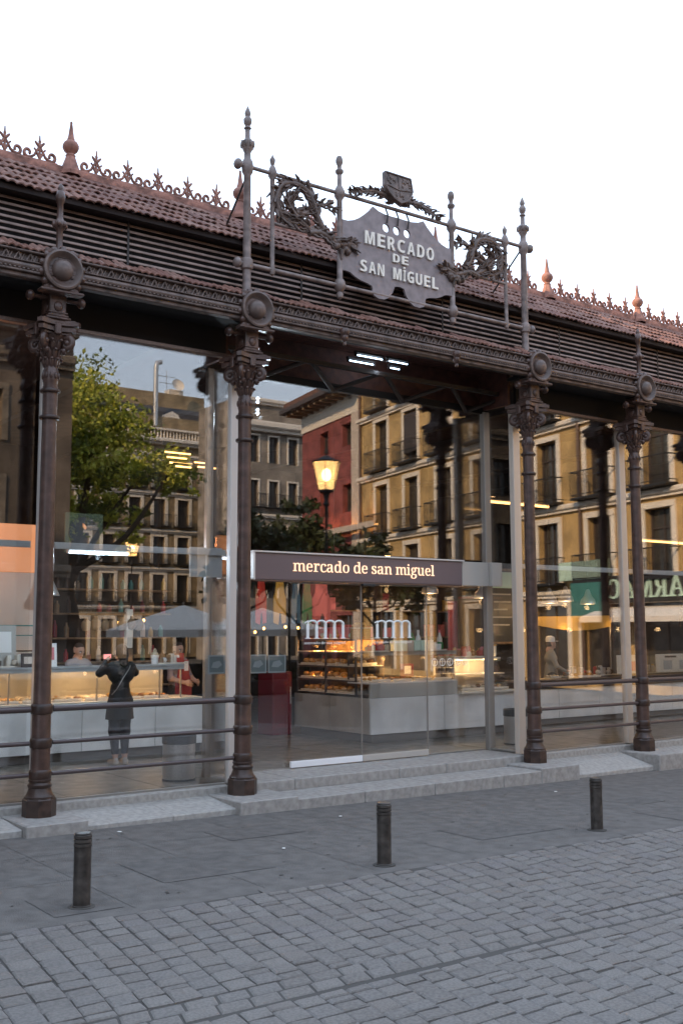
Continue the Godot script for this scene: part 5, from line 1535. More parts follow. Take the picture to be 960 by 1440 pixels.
func build_right_counter() -> void:
	var c := thing("fish_counter", "white fronted counter with dark top behind the right bays", "counter", Vector3(8.2, 0.05, -3.5))
	for k in 7:
		part("front_panel", B.new().box(Vector3(0.6 + k * 1.2, 0.40, -0.02), Vector3(1.192, 0.58, 0.04), 0.003), M.marble, c)
	part("kick_board", B.new().box(Vector3(4.2, 0.055, -0.1), Vector3(8.4, 0.11, 0.04)), M.kick, c)
	part("carcass", B.new().box(Vector3(4.2, 0.40, -0.44), Vector3(8.4, 0.62, 0.76)), M.kick, c)
	part("dark_ledge", B.new().box(Vector3(4.2, 0.78, -0.38), Vector3(8.44, 0.16, 0.86), 0.008), M.shutter, c)
	part("case_glass", B.new().box(Vector3(6.2, 1.08, -0.06), Vector3(4.4, 0.42, 0.01)), M.case_glass, c)
	part("rear_display", B.new().box(Vector3(4.2, 1.3, -1.6), Vector3(8.4, 2.4, 0.05)), M.dark_wall, c)
	var items := [[3.55, "framed white price poster on the right counter beside the column", 0.75], [5.15, "long pale poster with two print blocks at the right edge", 1.35]]
	for i in 2:
		var p := thing("price_poster", items[i][1], "poster", Vector3(8.2 + items[i][0], 0.92, -3.66))
		part("sheet", B.new().box(Vector3(0, 0.24, 0), Vector3(items[i][2], 0.40, 0.015), 0.003), M.cream, p)
		for j in 2:
			part("print_block", B.new().box(Vector3(-0.2 * items[i][2] + j * 0.42 * items[i][2], 0.2, 0.009), Vector3(0.22 * items[i][2], 0.2, 0.002)), [M.stall_grey, M.pink][(i + j) % 2] if i == 0 else M.pale_panel, p)
		part("print_line", B.new().box(Vector3(-0.12 * items[i][2], 0.38, 0.009), Vector3(0.3 * items[i][2], 0.04, 0.002)), M.shutter, p)
	food_tray(Vector3(10.5, 0.92, -3.9), 0.7, 0.5, "pastry_brown", 14, "tray of reddish snacks on the right counter left of the poster")
	food_tray(Vector3(9.6, 0.92, -3.85), 0.3, 0.2, "pastry_cream", 6, "small white tray on the right counter near the man in the cap")
	for i in 3:
		var h := thing("hanging_chilli", ["string of dark dried peppers hanging left of the second right column", "string of dark dried peppers hanging over the long pale poster", "string of dark dried peppers just right of the second right column"][i], "string of peppers", Vector3([11.7, 14.1, 12.3][i], [2.95, 3.3, 2.9][i], -4.0))
		part("cord", B.new().tube([Vector3(0, 0.9, 0), Vector3(0, -0.2, 0)], 0.008, 0.008, 5), M.black_plastic, h)
		var b := B.new()
		for j in 40:
			var a := rng.randf() * TAU
			var y := -1.25 * float(j) / 40.0
			var r := 0.07 * (1.0 - 0.4 * float(j) / 40.0)
			b.tube([Vector3(0, y, 0), Vector3(cos(a) * r, y - 0.06, sin(a) * r), Vector3(cos(a) * r * 1.1, y - 0.13, sin(a) * r * 1.1)], 0.022, 0.006, 5)
		part("peppers", b, mat("pepper", lin(0.035, 0.012, 0.01), 0.4), h)
	for x in [9.4, 10.8, 12.4, 13.8]:
		omni(Vector3(x, 1.9, -4.4), Color(1.0, 0.8, 0.55), 0.09, 0.05)
	var ch := thing("chalk_board", "dark blackboard menu with pale writing right of the entrance corner", "board", Vector3(9.3, 2.4, -4.9))
	part("board", B.new().box(Vector3(0, 0, 0), Vector3(1.0, 1.5, 0.04), 0.006), M.black_plastic, ch)
	part("header_strip", B.new().box(Vector3(0, 0.55, 0.022), Vector3(0.96, 0.34, 0.006)), M.mint, ch)
	for j in 5:
		part("chalk_line", B.new().box(Vector3(-0.1 + 0.05 * (j % 2), 0.25 - j * 0.16, 0.022), Vector3(0.6 - 0.1 * (j % 3), 0.03, 0.003)), M.stall_grey, ch)
	part("frame", B.new().box(Vector3(0, 0.77, 0.01), Vector3(1.06, 0.05, 0.06), 0.006).box(Vector3(0, -0.77, 0.01), Vector3(1.06, 0.05, 0.06), 0.006), M.wood, ch)
	var aw := thing("stall_canopy", "mustard yellow stall canopy over the right counter", "canopy", Vector3(11.15, 1.88, -4.6))
	part("cloth", B.new().slab(PackedVector2Array([Vector2(-1.3, 0.3), Vector2(1.3, 0.34), Vector2(1.25, 0.1), Vector2(0.6, 0.02), Vector2(0.0, 0.0), Vector2(-0.6, 0.04), Vector2(-1.3, 0.14)]), -0.02, 0.02), M.mustard, aw)
	part("canopy_pole", B.new().tube([Vector3(-1.2, 0.2, -0.03), Vector3(-1.2, -1.85, -0.03)], 0.02, 0.02, 8), M.frame_grey, aw)
	part("canopy_pole", B.new().tube([Vector3(1.2, 0.2, -0.03), Vector3(1.2, -1.85, -0.03)], 0.02, 0.02, 8), M.frame_grey, aw)
	# litter bins inside the glass
	var bin := thing("litter_bin", "round steel litter bin with dark rim behind the left guard rail", "bin", Vector3(-0.36, 0.05, -0.95), 0.0, "steel litter bins inside the glass")
	part("drum", B.new().lathe([Vector2(0.20, 0.0), Vector2(0.205, 0.01), Vector2(0.205, 0.46), Vector2(0.2, 0.46)], 28), M.steel, bin)
	part("rim", B.new().lathe([Vector2(0.205, 0.45), Vector2(0.215, 0.455), Vector2(0.215, 0.55), Vector2(0.205, 0.565), Vector2(0.15, 0.565), Vector2(0.14, 0.5), Vector2(0.0, 0.49)], 28, Vector3.ZERO, 30.0), M.black_plastic, bin)
	part("foot_ring", B.new().lathe([Vector2(0.19, -0.002), Vector2(0.208, 0.0), Vector2(0.208, 0.02), Vector2(0.2, 0.022)], 28), M.black_plastic, bin)
	var b2 := dup(bin, "round steel litter bin beside the entrance corner post on the right")
	b2.position = Vector3(6.02, 0.05, -1.35)

# ---------------------------------------------------------------- people
func sdf(bones: Array, cell: float, k: float, b: B) -> void:
	var lo := Vector3(1e9, 1e9, 1e9)
	var hi := -lo
	for q in bones:
		for i in 2:
			var r: float = q[2 + i] + cell * 3.0
			lo = lo.min(q[i] - Vector3.ONE * r)
			hi = hi.max(q[i] + Vector3.ONE * r)
	var n := Vector3i((hi - lo) / cell) + Vector3i.ONE * 2
	var d := PackedFloat32Array()
	d.resize(n.x * n.y * n.z)
	d.fill(1.0)
	var who := PackedInt32Array()
	who.resize(d.size())
	var best := PackedFloat32Array()
	best.resize(d.size())
	best.fill(1.0)
	for bi in bones.size():
		var q: Array = bones[bi]
		var a: Vector3 = q[0]
		var e: Vector3 = q[1] - a
		var ee := maxf(e.length_squared(), 1e-9)
		var ra: float = q[2]
		var rb: float = q[3]
		var m := maxf(ra, rb) + cell * 2.0 + k
		var l0 := Vector3i((a.min(q[1]) - Vector3.ONE * m - lo) / cell).clamp(Vector3i.ZERO, n - Vector3i.ONE)
		var h0 := (Vector3i((a.max(q[1]) + Vector3.ONE * m - lo) / cell) + Vector3i.ONE).clamp(Vector3i.ZERO, n - Vector3i.ONE)
		for z in range(l0.z, h0.z + 1):
			for y in range(l0.y, h0.y + 1):
				var at0 := (z * n.y + y) * n.x
				for x in range(l0.x, h0.x + 1):
					var p := lo + Vector3(x, y, z) * cell - a
					var t := clampf(p.dot(e) / ee, 0.0, 1.0)
					var v := (p - e * t).length() - lerpf(ra, rb, t)
					var i := at0 + x
					if v < best[i]:
						best[i] = v
						who[i] = bi
					var o := d[i]
					var h := maxf(k - absf(o - v), 0.0) / k
					d[i] = minf(o, v) - h * h * k * 0.25
	var ids := {}
	var first := b.V.size()
	for z in n.z - 1:
		for y in n.y - 1:
			var row := (z * n.y + y) * n.x
			for x in n.x - 1:
				var i := row + x
				var c := [d[i], d[i + 1], d[i + n.x], d[i + n.x + 1], d[i + n.x * n.y], d[i + n.x * n.y + 1], d[i + n.x * n.y + n.x], d[i + n.x * n.y + n.x + 1]]
				var neg := 0
				for v in c:
					if v < 0.0:
						neg += 1
				if neg == 0 or neg == 8:
					continue
				var sum := Vector3.ZERO
				var cnt := 0
				for ed in [[0, 1], [2, 3], [4, 5], [6, 7], [0, 2], [1, 3], [4, 6], [5, 7], [0, 4], [1, 5], [2, 6], [3, 7]]:
					var u: float = c[ed[0]]
					var w: float = c[ed[1]]
					if (u < 0.0) != (w < 0.0):
						var t := u / (u - w)
						var pa := Vector3(ed[0] & 1, (ed[0] >> 1) & 1, ed[0] >> 2)
						var pb := Vector3(ed[1] & 1, (ed[1] >> 1) & 1, ed[1] >> 2)
						sum += pa.lerp(pb, t)
						cnt += 1
				var g := Vector3(c[1] - c[0] + c[3] - c[2] + c[5] - c[4] + c[7] - c[6], c[2] - c[0] + c[3] - c[1] + c[6] - c[4] + c[7] - c[5], c[4] - c[0] + c[5] - c[1] + c[6] - c[2] + c[7] - c[3])
				b.col = bones[who[i]][4]
				ids[i] = b.vert(lo + (Vector3(x, y, z) + sum / cnt) * cell, g.normalized())
	var sx := 1
	var sy := n.x
	var sz := n.x * n.y
	for i in ids:
		for ax in [[sx, sy, sz], [sy, sz, sx], [sz, sx, sy]]:
			var j: int = i + ax[0]
			if (d[i] < 0.0) != (d[j] < 0.0):
				var k1: int = i - ax[1]
				var k2: int = i - ax[1] - ax[2]
				var k3: int = i - ax[2]
				if ids.has(k1) and ids.has(k2) and ids.has(k3):
					b.face3(ids[i], ids[k1], ids[k2])
					b.face3(ids[i], ids[k2], ids[k3])

func hand(wrist: Vector3, dirn: Vector3, palm: Vector3, skin: Color, b: B, thumb := 1.0) -> void:
	var f := dirn.normalized()
	var nrm := (palm - f * palm.dot(f)).normalized()
	var side := f.cross(nrm)
	var bones: Array = []
	bones.append([wrist - f * 0.02, wrist + f * 0.02, 0.026, 0.028, skin])
	for k in 4:
		var s: Vector3 = side * (k - 1.5) * 0.020
		var kn := wrist + f * (0.085 - 0.004 * absf(k - 1.2)) + s
		bones.append([wrist + f * 0.015 + s * 0.6, kn, 0.016, 0.012, skin])
		var l: float = [0.072, 0.082, 0.077, 0.06][k]
		var m := kn + f * l * 0.5 + nrm * l * 0.18 + s * 0.15
		var e := m + f * l * 0.28 + nrm * l * 0.36
		bones.append([kn, m, 0.0092, 0.0084, skin])
		bones.append([m, e, 0.0084, 0.007, skin])
	var t0 := wrist + f * 0.025 - side * 0.026 * thumb
	var t1 := t0 + f * 0.035 - side * 0.028 * thumb + nrm * 0.012
	bones.append([t0, t1, 0.014, 0.011, skin])
	bones.append([t1, t1 + f * 0.03 + nrm * 0.014, 0.011, 0.008, skin])
	sdf(bones, 0.0042, 0.008, b)

func head(c: Vector3, look: Vector3, skin: Color, hair: Color, style: int, b: B) -> void:
	var f := look.normalized()
	var s := Vector3.UP.cross(f).normalized()
	var u := f.cross(s)
	var w := Color(0.55, 0.52, 0.5)
	var q: Array = []
	q.append([c + u * 0.03 - f * 0.012, c + u * 0.025 + f * 0.01, 0.083, 0.078, skin])
	q.append([c + u * 0.0 + f * 0.03, c - u * 0.07 + f * 0.045, 0.066, 0.038, skin])
	q.append([c - u * 0.04, c - u * 0.13 - f * 0.02, 0.05, 0.052, skin])
	q.append([c + u * 0.005 + f * 0.085, c - u * 0.03 + f * 0.105, 0.009, 0.014, skin])
	for k in [-1.0, 1.0]:
		q.append([c + s * k * 0.083 - u * 0.01, c + s * k * 0.08 + u * 0.02 - f * 0.01, 0.012, 0.014, skin])
		q.append([c + s * k * 0.031 + u * 0.012 + f * 0.079, c + s * k * 0.034 + u * 0.012 + f * 0.079, 0.011, 0.010, w])
		q.append([c + s * k * 0.032 + u * 0.012 + f * 0.088, c + s * k * 0.032 + u * 0.012 + f * 0.088, 0.005, 0.005, Color(0.03, 0.02, 0.015)])
		q.append([c + s * k * 0.018 + u * 0.033 + f * 0.084, c + s * k * 0.046 + u * 0.032 + f * 0.074, 0.006, 0.005, hair])
	q.append([c - u * 0.056 + f * 0.086 + s * 0.016, c - u * 0.056 + f * 0.086 - s * 0.016, 0.007, 0.007, Color(0.34, 0.12, 0.10)])
	if style == 0:
		q.append([c + u * 0.05 - f * 0.028, c - u * 0.02 - f * 0.045, 0.084, 0.08, hair])
		q.append([c - u * 0.02 - f * 0.06, c - u * 0.15 - f * 0.06, 0.07, 0.06, hair])
	else:
		q.append([c + u * 0.058 - f * 0.018, c + u * 0.0 - f * 0.042, 0.076, 0.074, hair])
	sdf(q, 0.0065, 0.014, b)

func person(label: String, p: Vector3, turn: float, pose: Dictionary) -> Node3D:
	var o := thing("person", label, "person", p, turn)
	var b := B.new()
	b.colored = true
	var j: Color = pose.top
	var t: Color = pose.legs
	var sk: Color = pose.skin
	var sh: Color = pose.shoes
	var q: Array = []
	for s in [-1.0, 1.0]:
		var hip := Vector3(s * 0.085, 0.88, 0)
		var knee := Vector3(s * 0.08, 0.47, 0.02)
		var ank := Vector3(s * 0.07, 0.12, -0.015)
		q.append([hip, knee, 0.10, 0.072, t])
		q.append([knee, knee.lerp(ank, 0.8), 0.072, 0.052, t])
		q.append([knee.lerp(ank, 0.84), ank, 0.034, 0.034, sk])
		q.append([ank - Vector3(0, 0.07, 0.03), ank + Vector3(s * 0.02, -0.08, 0.14), 0.042, 0.034, sh])
		var shd := Vector3(s * 0.165, 1.355, 0)
		var el: Vector3 = pose.elbow * Vector3(s, 1, 1)
		var wr: Vector3 = pose.wrist * Vector3(s, 1, 1)
		q.append([shd, el, 0.06, 0.047, j])
		q.append([el, wr, 0.046, 0.034, j if pose.sleeves else sk])
	q.append([Vector3(0, 0.93, 0), Vector3(0, 1.08, 0), 0.145, 0.125, j])
	q.append([Vector3(-0.07, 1.26, 0.0), Vector3(0.07, 1.26, 0.0), 0.125, 0.125, j])
	q.append([Vector3(-0.11, 1.36, 0), Vector3(0.11, 1.36, 0), 0.075, 0.075, j])
	q.append([Vector3(0, 1.36, 0), Vector3(0, 1.47, 0.01), 0.06, 0.05, sk])
	sdf(q, 0.0125, 0.045, b)
	head(Vector3(0, 1.545, 0.015), pose.look, sk, pose.hair, pose.style, b)
	for s in [-1.0, 1.0]:
		var el: Vector3 = pose.elbow * Vector3(s, 1, 1)
		var wr: Vector3 = pose.wrist * Vector3(s, 1, 1)
		hand(wr, (wr - el).normalized() + pose.bend, Vector3(-s * 0.6, -0.2, 0.7), sk, b, s)
	part("body", b, M.figure, o)
	if pose.coat:
		var sk2 := B.new()
		sk2.colored = true
		sk2.col = j
		sk2.xf = Transform3D(Basis.from_scale(Vector3(1.0, 1.0, 0.82)), Vector3(0.012, 0, -0.005))
		sk2.lathe([Vector2(0.13, 1.12), Vector2(0.15, 1.0), Vector2(0.178, 0.88), Vector2(0.192, 0.76), Vector2(0.205, 0.64), Vector2(0.195, 0.635), Vector2(0.16, 0.66)].map(func(p): return p), 22)
		part("coat_skirt", sk2, M.figure, o)
	return o

func build_people() -> void:
	var skin := Color(0.50, 0.30, 0.21)
	var w := person("person in a black coat and dark trousers standing at the deli counter", Vector3(-0.33, 0.05, -2.78), PI, {"top": Color(0.008, 0.008, 0.010), "legs": Color(0.025, 0.03, 0.036), "skin": skin, "shoes": Color(0.5, 0.45, 0.4), "elbow": Vector3(0.27, 1.27, 0.12), "wrist": Vector3(0.13, 1.43, 0.24), "sleeves": true, "coat": true, "look": Vector3(0.1, -0.2, 1), "hair": Color(0.014, 0.01, 0.008), "style": 0, "bend": Vector3(0, 0.3, 0.3)})
	part("bag_strap", B.new().tube(smooth([Vector3(-0.13, 1.43, 0.02), Vector3(-0.09, 1.36, -0.10), Vector3(0.02, 1.22, -0.135), Vector3(0.12, 1.06, -0.135), Vector3(0.16, 0.98, -0.06)], 3), 0.007, 0.007, 6, 0.6), M.frame_grey, w)
	var ph := thing("phone", "small phone with glowing pink screen held by the person in black", "phone", Vector3(-0.42, 1.55, -3.06), 0.3)
	part("case", B.new().box(Vector3.ZERO, Vector3(0.15, 0.075, 0.009), 0.003), M.black_plastic, ph)
	part("screen", B.new().box(Vector3(0, 0, 0.0055), Vector3(0.138, 0.066, 0.002)), glow("phone_screen", Color(1.0, 0.35, 0.3), 0.7), ph)
	var a := person("person in a dark red apron serving at the right end of the deli counter", Vector3(1.60, 0.05, -4.8), 0.35, {"top": Color(0.30, 0.22, 0.22), "legs": Color(0.03, 0.03, 0.035), "skin": skin, "shoes": Color(0.05, 0.05, 0.05), "elbow": Vector3(0.24, 1.08, 0.08), "wrist": Vector3(0.15, 1.02, 0.30), "sleeves": false, "coat": false, "look": Vector3(-0.1, -0.3, 1), "hair": Color(0.05, 0.03, 0.02), "style": 1, "bend": Vector3.ZERO})
	part("apron", B.new().slab(PackedVector2Array([Vector2(-0.11, 1.38), Vector2(0.11, 1.38), Vector2(0.13, 1.15), Vector2(0.19, 1.02), Vector2(0.2, 0.55), Vector2(-0.2, 0.55), Vector2(-0.19, 1.02), Vector2(-0.13, 1.15)]), 0.135, 0.155), M.red_box, a)
	part("name_badge", B.new().box(Vector3(0.05, 1.28, 0.16), Vector3(0.10, 0.16, 0.006)), M.paper, a)
	var c := person("person in pale grey shirt reaching over the deli counter on the left", Vector3(-0.16, 0.05, -4.75), 0.2, {"top": Color(0.30, 0.31, 0.34), "legs": Color(0.03, 0.03, 0.035), "skin": skin, "shoes": Color(0.05, 0.05, 0.05), "elbow": Vector3(0.27, 1.12, 0.15), "wrist": Vector3(0.12, 1.24, 0.36), "sleeves": true, "coat": false, "look": Vector3(0.1, -0.4, 1), "hair": Color(0.04, 0.025, 0.018), "style": 1, "bend": Vector3.ZERO})
	part("apron", B.new().slab(PackedVector2Array([Vector2(-0.1, 1.3), Vector2(0.1, 1.3), Vector2(0.19, 1.02), Vector2(0.2, 0.55), Vector2(-0.2, 0.55), Vector2(-0.19, 1.02)]), 0.135, 0.155), M.shutter, c)
	var d := person("person in a grey jacket and white cap working behind the right counter", Vector3(10.05, 0.05, -4.3), 0.9, {"top": Color(0.30, 0.28, 0.24), "legs": Color(0.03, 0.03, 0.035), "skin": skin, "shoes": Color(0.05, 0.05, 0.05), "elbow": Vector3(0.26, 1.10, 0.08), "wrist": Vector3(0.12, 1.0, 0.28), "sleeves": true, "coat": true, "look": Vector3(0.2, -0.4, 1), "hair": Color(0.06, 0.04, 0.03), "style": 1, "bend": Vector3.ZERO})
	part("cap", B.new().lathe([Vector2(0.095, 1.60), Vector2(0.098, 1.66), Vector2(0.09, 1.70), Vector2(0.05, 1.725), Vector2(0.0, 1.73)], 18), M.paper, d)
	part("cap_brim", B.new().slab(PackedVector2Array([Vector2(-0.08, 0.07), Vector2(0.08, 0.07), Vector2(0.06, 0.15), Vector2(0.0, 0.17), Vector2(-0.06, 0.15)]), 0.0, 0.008), M.paper, d, Transform3D(Basis(Vector3.RIGHT, PI / 2), Vector3(0, 1.62, 0)))
	var bag := thing("takeaway_cup", "white paper cup with cream swirl on the deli counter top", "cup", Vector3(0.72, 1.40, -3.85))
	part("cup", B.new().lathe([Vector2(0.0, 0), Vector2(0.05, 0), Vector2(0.065, 0.14), Vector2(0.06, 0.14), Vector2(0.0, 0.13)], 14), M.paper, bag)
	part("cream", B.new().lathe([Vector2(0.058, 0.135), Vector2(0.05, 0.17), Vector2(0.03, 0.19), Vector2(0.033, 0.21), Vector2(0.0, 0.25)], 12), M.pastry_cream, bag)
	var pst := thing("wooden_post", "pale wooden post rising behind the deli counter", "post", Vector3(0.62, 0.05, -4.6))
	part("upper_post", B.new().box(Vector3(0, 1.9, 0), Vector3(0.11, 0.62, 0.09), 0.006), M.cream, pst)
	part("lower_post", B.new().box(Vector3(0, 0.79, 0), Vector3(0.12, 1.58, 0.1), 0.006), M.wood, pst)

# ---------------------------------------------------------------- buildings across the square
func facade(o: Node3D, l: float, h: float, depth: float, rows: Array, wall: Material, pane: Material, trim: Material, balc: Array, surround := 0.16) -> void:
	# rows: [y0, y1, [centre, width] ...]
	var b := B.new()
	var y := 0.0
	for r in rows:
		if r[0] > y:
			b.box(Vector3(l * 0.5, (y + r[0]) * 0.5, -0.2), Vector3(l, r[0] - y, 0.4))
		var x := 0.0
		for w in r[2]:
			var a: float = w[0] - w[1] * 0.5
			b.box(Vector3((x + a) * 0.5, (r[0] + r[1]) * 0.5, -0.2), Vector3(a - x, r[1] - r[0], 0.4))
			x = w[0] + w[1] * 0.5
		b.box(Vector3((x + l) * 0.5, (r[0] + r[1]) * 0.5, -0.2), Vector3(l - x, r[1] - r[0], 0.4))
		y = r[1]
	b.box(Vector3(l * 0.5, (y + h) * 0.5, -0.2), Vector3(l, h - y, 0.4))
	part("front_wall", b, wall, o)
	part("core", B.new().box(Vector3(l * 0.5, h * 0.5, -0.4 - depth * 0.5), Vector3(l, h, depth)), wall, o)
	var cache := {}
	for ri in rows.size():
		var r: Array = rows[ri]
		for w in r[2]:
			var key := "%.2f_%.2f" % [w[1], r[1] - r[0]]
			var hh: float = r[1] - r[0]
			var ww: float = w[1]
			if not cache.has(key):
				var p := B.new().box(Vector3(0, hh * 0.5, -0.30), Vector3(ww, hh, 0.04))
				var f := B.new()
				f.box(Vector3(0, hh + surround * 0.5, 0.03), Vector3(ww + surround * 2.0, surround, 0.09), 0.01)
				for s in [-1.0, 1.0]:
					f.box(Vector3(s * (ww + surround) * 0.5, hh * 0.5, 0.025), Vector3(surround, hh, 0.07), 0.01)
				var m := B.new()
				m.box(Vector3(0, hh * 0.5, -0.26), Vector3(0.07, hh, 0.05))
				for s in [-1.0, 1.0]:
					m.box(Vector3(s * (ww * 0.5 - 0.05), hh * 0.5, -0.26), Vector3(0.09, hh, 0.05))
				m.box(Vector3(0, hh * 0.72, -0.255), Vector3(ww, 0.06, 0.05))
				var ra := B.new()
				ra.box(Vector3(0, 0.0, 0.27), Vector3(ww + 0.75, 0.10, 0.55), 0.02)
				ra.box(Vector3(0, 1.0, 0.52), Vector3(ww + 0.72, 0.04, 0.04))
				ra.box(Vector3(0, 0.14, 0.52), Vector3(ww + 0.72, 0.03, 0.03))
				for s in [-1.0, 1.0]:
					ra.box(Vector3(s * (ww + 0.70) * 0.5, 1.0, 0.27), Vector3(0.04, 0.04, 0.5))
					ra.box(Vector3(s * (ww + 0.70) * 0.5, 0.14, 0.27), Vector3(0.03, 0.03, 0.5))
				var n := int((ww + 0.7) / 0.13)
				for k in n + 1:
					ra.box(Vector3(-(ww + 0.7) * 0.5 + k * (ww + 0.7) / n, 0.52, 0.52), Vector3(0.022, 0.92, 0.022))
				cache[key] = [p.mesh(pane), f.mesh(trim), m.mesh(M.shutter), ra.mesh(M.balcony_iron)]
			var c: Array = cache[key]
			var win := put("window", c[0], o, at(w[0], r[0], 0))
			put("surround", c[1], win)
			put("sash", c[2], win)
			if balc[ri]:
				put("balcony", c[3], o, at(w[0], r[0] - 0.03, 0.0))

func cornice(o: Node3D, l: float, y: float, h: float, out: float, m: Material, called := "string_course") -> void:
	part(called, B.new().box(Vector3(l * 0.5, y, out * 0.5 - 0.01), Vector3(l + 0.02, h, out), h * 0.2).box(Vector3(l * 0.5, y - h * 0.75, out * 0.3 - 0.01), Vector3(l, h * 0.5, out * 0.6), 0.0), m, o)

func columns_of(first: float, step: float, n: int, w: float) -> Array:
	var o: Array = []
	for k in n:
		o.append([first + k * step, w])
	return o

func build_square() -> void:
	var turn := atan2(-0.98, 0.19)
	var u := Vector3(0.19, 0, 0.98)
	# yellow house along the side street
	var p := Vector3(24, -0.3, 15.1) - u * 12.0
	var o := thing("yellow_house", "yellow apartment house with white window surrounds, mirrored in the right bays", "building", p, turn)
	var ws := columns_of(4.4, 3.1, 8, 1.3)
	facade(o, 28.7, 16.8, 7.0, [[0.3, 3.1, columns_of(4.4, 3.1, 8, 2.2)], [3.95, 6.3, ws], [7.05, 9.55, ws], [10.3, 12.85, ws], [13.45, 15.9, ws]], M.yellow_wall, M.window_dark, M.trim, [false, true, true, true, true], 0.22)
	for y in [3.6, 6.85, 10.1, 13.25]:
		cornice(o, 28.7, y, 0.2, 0.22, M.trim)
	cornice(o, 28.7, 16.6, 0.4, 0.7, M.trim, "roof_cornice")
	part("roof", B.new().box(Vector3(14.4, 16.95, -3.2), Vector3(29.2, 0.3, 8.2)), M.roof_far, o)
	part("downpipe", B.new().tube([Vector3(11.6, 0.2, 0.1), Vector3(11.6, 16.3, 0.1)], 0.07, 0.07, 8), M.bronze, o)
	part("downpipe", B.new().tube([Vector3(28.4, 0.2, 0.1), Vector3(28.4, 16.3, 0.1)], 0.07, 0.07, 8), M.bronze, o)
	for k in 8:
		if k % 3 != 1:
			part("awning_blind", B.new().box(Vector3(4.4 + k * 3.1, 11.75, 0.02), Vector3(1.26, 1.9, 0.04)), M.shutter if k % 2 == 0 else M.stall_wall, o)
	var sg := thing("pharmacy_sign", "dark green pharmacy fascia with mint letters, seen mirrored in the glass", "sign", p + u * 5.1 + Vector3(-0.2, 3.05, 0.04), turn)
	part("fascia", B.new().box(Vector3(3.0, 0.55, 0.1), Vector3(6.2, 0.95, 0.2), 0.02), M.shop_dark, sg)
	text("FARMACIA", "Droid Serif", 700, 0.25, 5.75, 0.22, 0.9, 0.2, 0.04, M.mint, sg)
	var gp := thing("green_shop_panel", "mint and teal panel over the shop beside the pharmacy", "sign", p + u * 9.7 + Vector3(-0.35, 4.0, 0.06), turn)
	part("panel", B.new().box(Vector3(1.4, 0.35, 0.05), Vector3(2.9, 0.7, 0.1), 0.02), M.mint, gp)
	part("teal_cabinet", B.new().box(Vector3(1.1, -0.75, 0.1), Vector3(1.9, 1.3, 0.2), 0.03), M.teal, gp)
	var aw := thing("shop_awning", "pale grey awning lit from below over the pharmacy window", "awning", p + u * 4.4 + Vector3(-0.1, 2.75, 0.0), turn)
	var ab := B.new()
	ab.slab(PackedVector2Array([Vector2(0.0, 0.25), Vector2(1.1, -0.12), Vector2(1.1, -0.3), Vector2(1.06, -0.3), Vector2(1.06, -0.16), Vector2(0.0, 0.19)]), -6.0, 0.0)
	part("cloth", ab, M.umbrella, aw, Transform3D(Basis(Vector3(0, 0, 1), Vector3.UP, Vector3(-1, 0, 0)), Vector3.ZERO))
	part("arm", B.new().tube([Vector3(0.2, -0.3, 0), Vector3(0.2, -0.2, 1.0)], 0.02, 0.02, 6), M.balcony_iron, aw)
	part("arm", B.new().tube([Vector3(5.8, -0.3, 0), Vector3(5.8, -0.2, 1.0)], 0.02, 0.02, 6), M.balcony_iron, aw)
	# red house further up the same street
	p = Vector3(24, -0.3, 15.1) + u * 16.75
	o = thing("red_house", "dull red house with deep eave and small windows, mirrored above the door sign", "building", p, turn)
	facade(o, 7.7, 15.2, 7.0, [[0.3, 3.0, columns_of(1.9, 3.5, 2, 2.0)], [5.0, 6.8, columns_of(1.4, 3.0, 2, 1.0)], [8.6, 10.1, columns_of(1.4, 3.0, 2, 1.1)], [12.25, 13.45, columns_of(1.4, 3.0, 2, 1.1)]], M.red_wall, M.window_dark, M.red_wall, [false, false, false, false], 0.1)
	part("frieze", B.new().box(Vector3(3.85, 14.45, 0.03), Vector3(7.7, 1.1, 0.1)), M.trim, o)
	part("quoin", B.new().box(Vector3(0.35, 7.2, 0.03), Vector3(0.9, 13.4, 0.1)), M.stall_wall, o)
	part("ledge", B.new().box(Vector3(3.85, 7.55, 0.12), Vector3(7.7, 0.16, 0.28), 0.02), M.stall_wall, o)
	part("eave", B.new().box(Vector3(3.85, 15.2, 0.3), Vector3(8.8, 0.3, 2.0), 0.03), M.shutter, o)
	for k in 10:
		part("eave_bracket", B.new().box(Vector3(0.2 + k * 0.82, 14.95, 0.55), Vector3(0.16, 0.24, 1.1), 0.02), M.wood, o)
	part("roof", B.new().box(Vector3(3.85, 15.55, -3.0), Vector3(8.8, 0.4, 8.0)), M.roof_far, o)
	var led := thing("ledge_light", "warm strip of light washing up the wall of the red and yellow houses", "lamp", p - u * 3.0 + Vector3(-0.45, 7.5, 0.08), turn)
	part("strip", B.new().box(Vector3(5.0, 0, 0), Vector3(10.0, 0.06, 0.06)), M.bulb_warm, led)
	part("channel", B.new().box(Vector3(5.0, -0.06, 0.06), Vector3(10.0, 0.05, 0.3)).box(Vector3(5.0, 0.05, 0.22), Vector3(10.0, 0.3, 0.03)), M.stall_wall, led)
	for k in 4:
		omni(p - u * 3.0 + u * (1.2 + k * 2.5) + Vector3(-0.55, 7.62, 0.1), Color(1.0, 0.62, 0.24), 1.0, 0.02)
	# grey house closing the street
	o = thing("grey_house", "greyish stone house with cornice, mirrored beside the entrance column", "building", Vector3(48.2, -0.3, 54.3), PI)
	var gc := columns_of(1.4, 1.75, 8, 0.8)
	facade(o, 15.0, 19.6, 7.0, [[0.3, 3.0, gc], [4.6, 6.6, gc], [8.0, 10.0, gc], [11.4, 13.4, gc], [14.8, 16.8, gc]], M.grey_wall, M.window_dark, M.trim, [false, false, true, true, false], 0.14)
	cornice(o, 15.0, 17.6, 0.5, 0.8, M.trim)
	cornice(o, 15.0, 10.8, 0.2, 0.25, M.trim)
